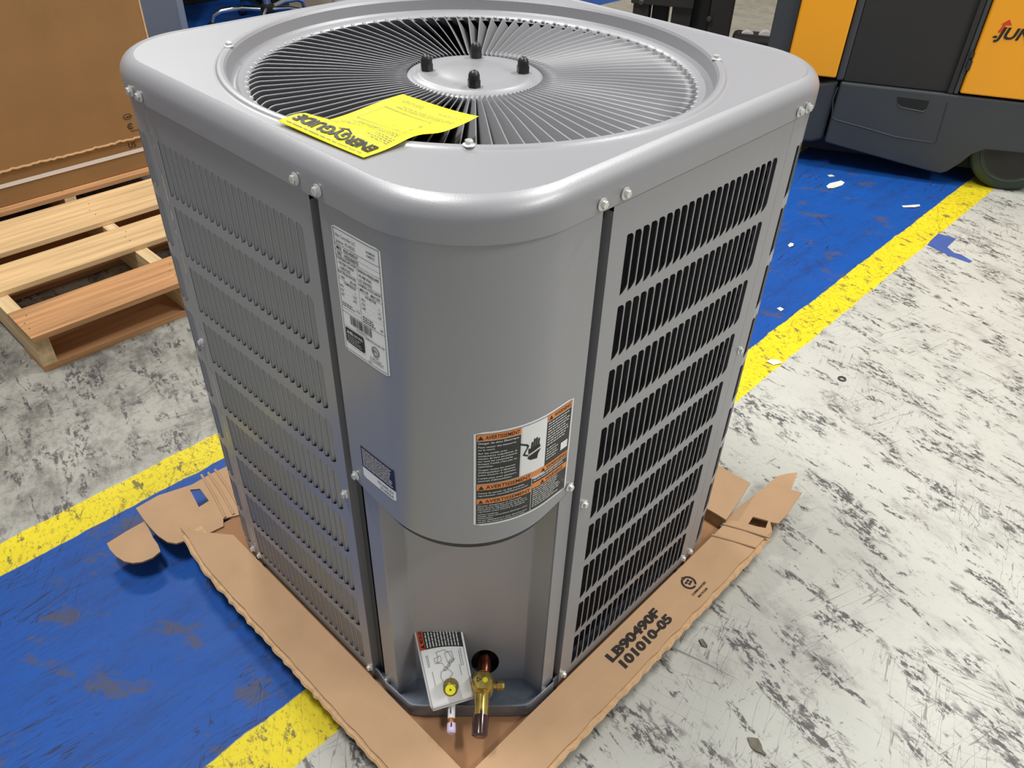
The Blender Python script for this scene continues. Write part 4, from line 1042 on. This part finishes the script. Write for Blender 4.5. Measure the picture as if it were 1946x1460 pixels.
# ------------------------------------------------------------------ litter on the floor
def scrap(name, label, pix, m, th=.0012, cat='litter', curl=.004):
    pts = [at(x, y, 0) for x, y in pix]; c = sum(pts, Vector()) / len(pts); g = G(); n = len(pts); rr = random.Random(len(label))
    top = [Vector((p.x, p.y, th + curl * rr.random())) for p in pts]; bot = [Vector((p.x, p.y, t.z - th)) for p, t in zip(pts, top)]
    cm = Vector((c.x, c.y, th + .0005)); g.add(top + bot + [cm, cm - Vector((0, 0, th))], [(i, (i + 1) % n, 2 * n) for i in range(n)] + [((i + 1) % n + n, i + n, 2 * n + 1) for i in range(n)] + [(i + n, (i + 1) % n + n, (i + 1) % n, i) for i in range(n)])
    me = g.mesh(name, M[m]); me.transform(Matrix.Translation(-Vector((c.x, c.y, 0)))); o = link(name, me, None, (c.x, c.y, 0)); tag(o, label, cat); return o
scrap('paper_scrap', 'crumpled whitish tape strip on blue floor before the forklift', [(1570, 355), (1576, 350), (1598, 345), (1605, 348), (1600, 353), (1584, 359), (1573, 359)], 'scrap')
scrap('paper_scrap', 'thin white sliver on blue floor beside the yellow line', [(1713, 393), (1724, 391), (1747, 390), (1748, 393), (1738, 396), (1716, 395)], 'scrap')
scrap('paper_scrap', 'tiny white scrap just below the forklift shadow', [(1572, 334), (1580, 333), (1586, 336), (1576, 337)], 'scrap')
scrap('paper_scrap', 'small round white scrap on blue floor right of the condenser', [(1497, 467), (1502, 463), (1508, 464), (1507, 469), (1500, 471)], 'scrap')
scrap('paper_scrap', 'narrow grey scrap near the yellow line beside the condenser', [(1476, 587), (1482, 586), (1489, 590), (1484, 592)], 'scrap')
scrap('paper_scrap', 'flat grey-white scrap lying on the yellow line', [(1456, 689), (1464, 684), (1480, 686), (1486, 692), (1470, 695)], 'scrap')
scrap('dry_leaf', 'pointed grey-brown leaf on the white floor below the printed flap', [(1420, 1403), (1428, 1403), (1440, 1406), (1447, 1418), (1449, 1428), (1456, 1436), (1454, 1438), (1446, 1433), (1436, 1430), (1426, 1420)], 'leaf', cat='leaf')
scrap('dry_leaf', 'small curled dark leaf by the right cardboard edge', [(1328, 1217), (1335, 1215), (1344, 1229), (1344, 1232), (1334, 1229)], 'leaf', cat='leaf')
rp_ = at(1600, 721, 0); g = G(); n = 20
g.loops([[Vector((r * math.cos(a), r * math.sin(a), z)) for a in np.linspace(0, 6.283, n, endpoint=False)] for r, z in ((.011, 0), (.0115, .003), (.009, .004), (.0065, .0035), (.006, 0))])
me = g.mesh('washer', M['truck_g']); fixn(me); tag(link('washer', me, None, (rp_.x, rp_.y, 0)), 'dark steel washer lying on the white floor', 'washer')
Lm = [(1783, 444), (1817, 454), (1800, 470), (1813, 481), (1826, 484), (1848, 497), (1842, 500), (1822, 493), (1803, 486), (1783, 476), (1762, 466), (1768, 458)]
g = G(); pts = [at(x, y, 0) for x, y in Lm]; g.prism([(p.x, p.y) for p in pts], lambda a, b, d: Vector((a, b, d)), .0002, .0009)
tag(part('floor_marking', g, M['bluetape'], None), 'blue L-shaped paint mark on the white floor past the yellow line', 'floor marking')
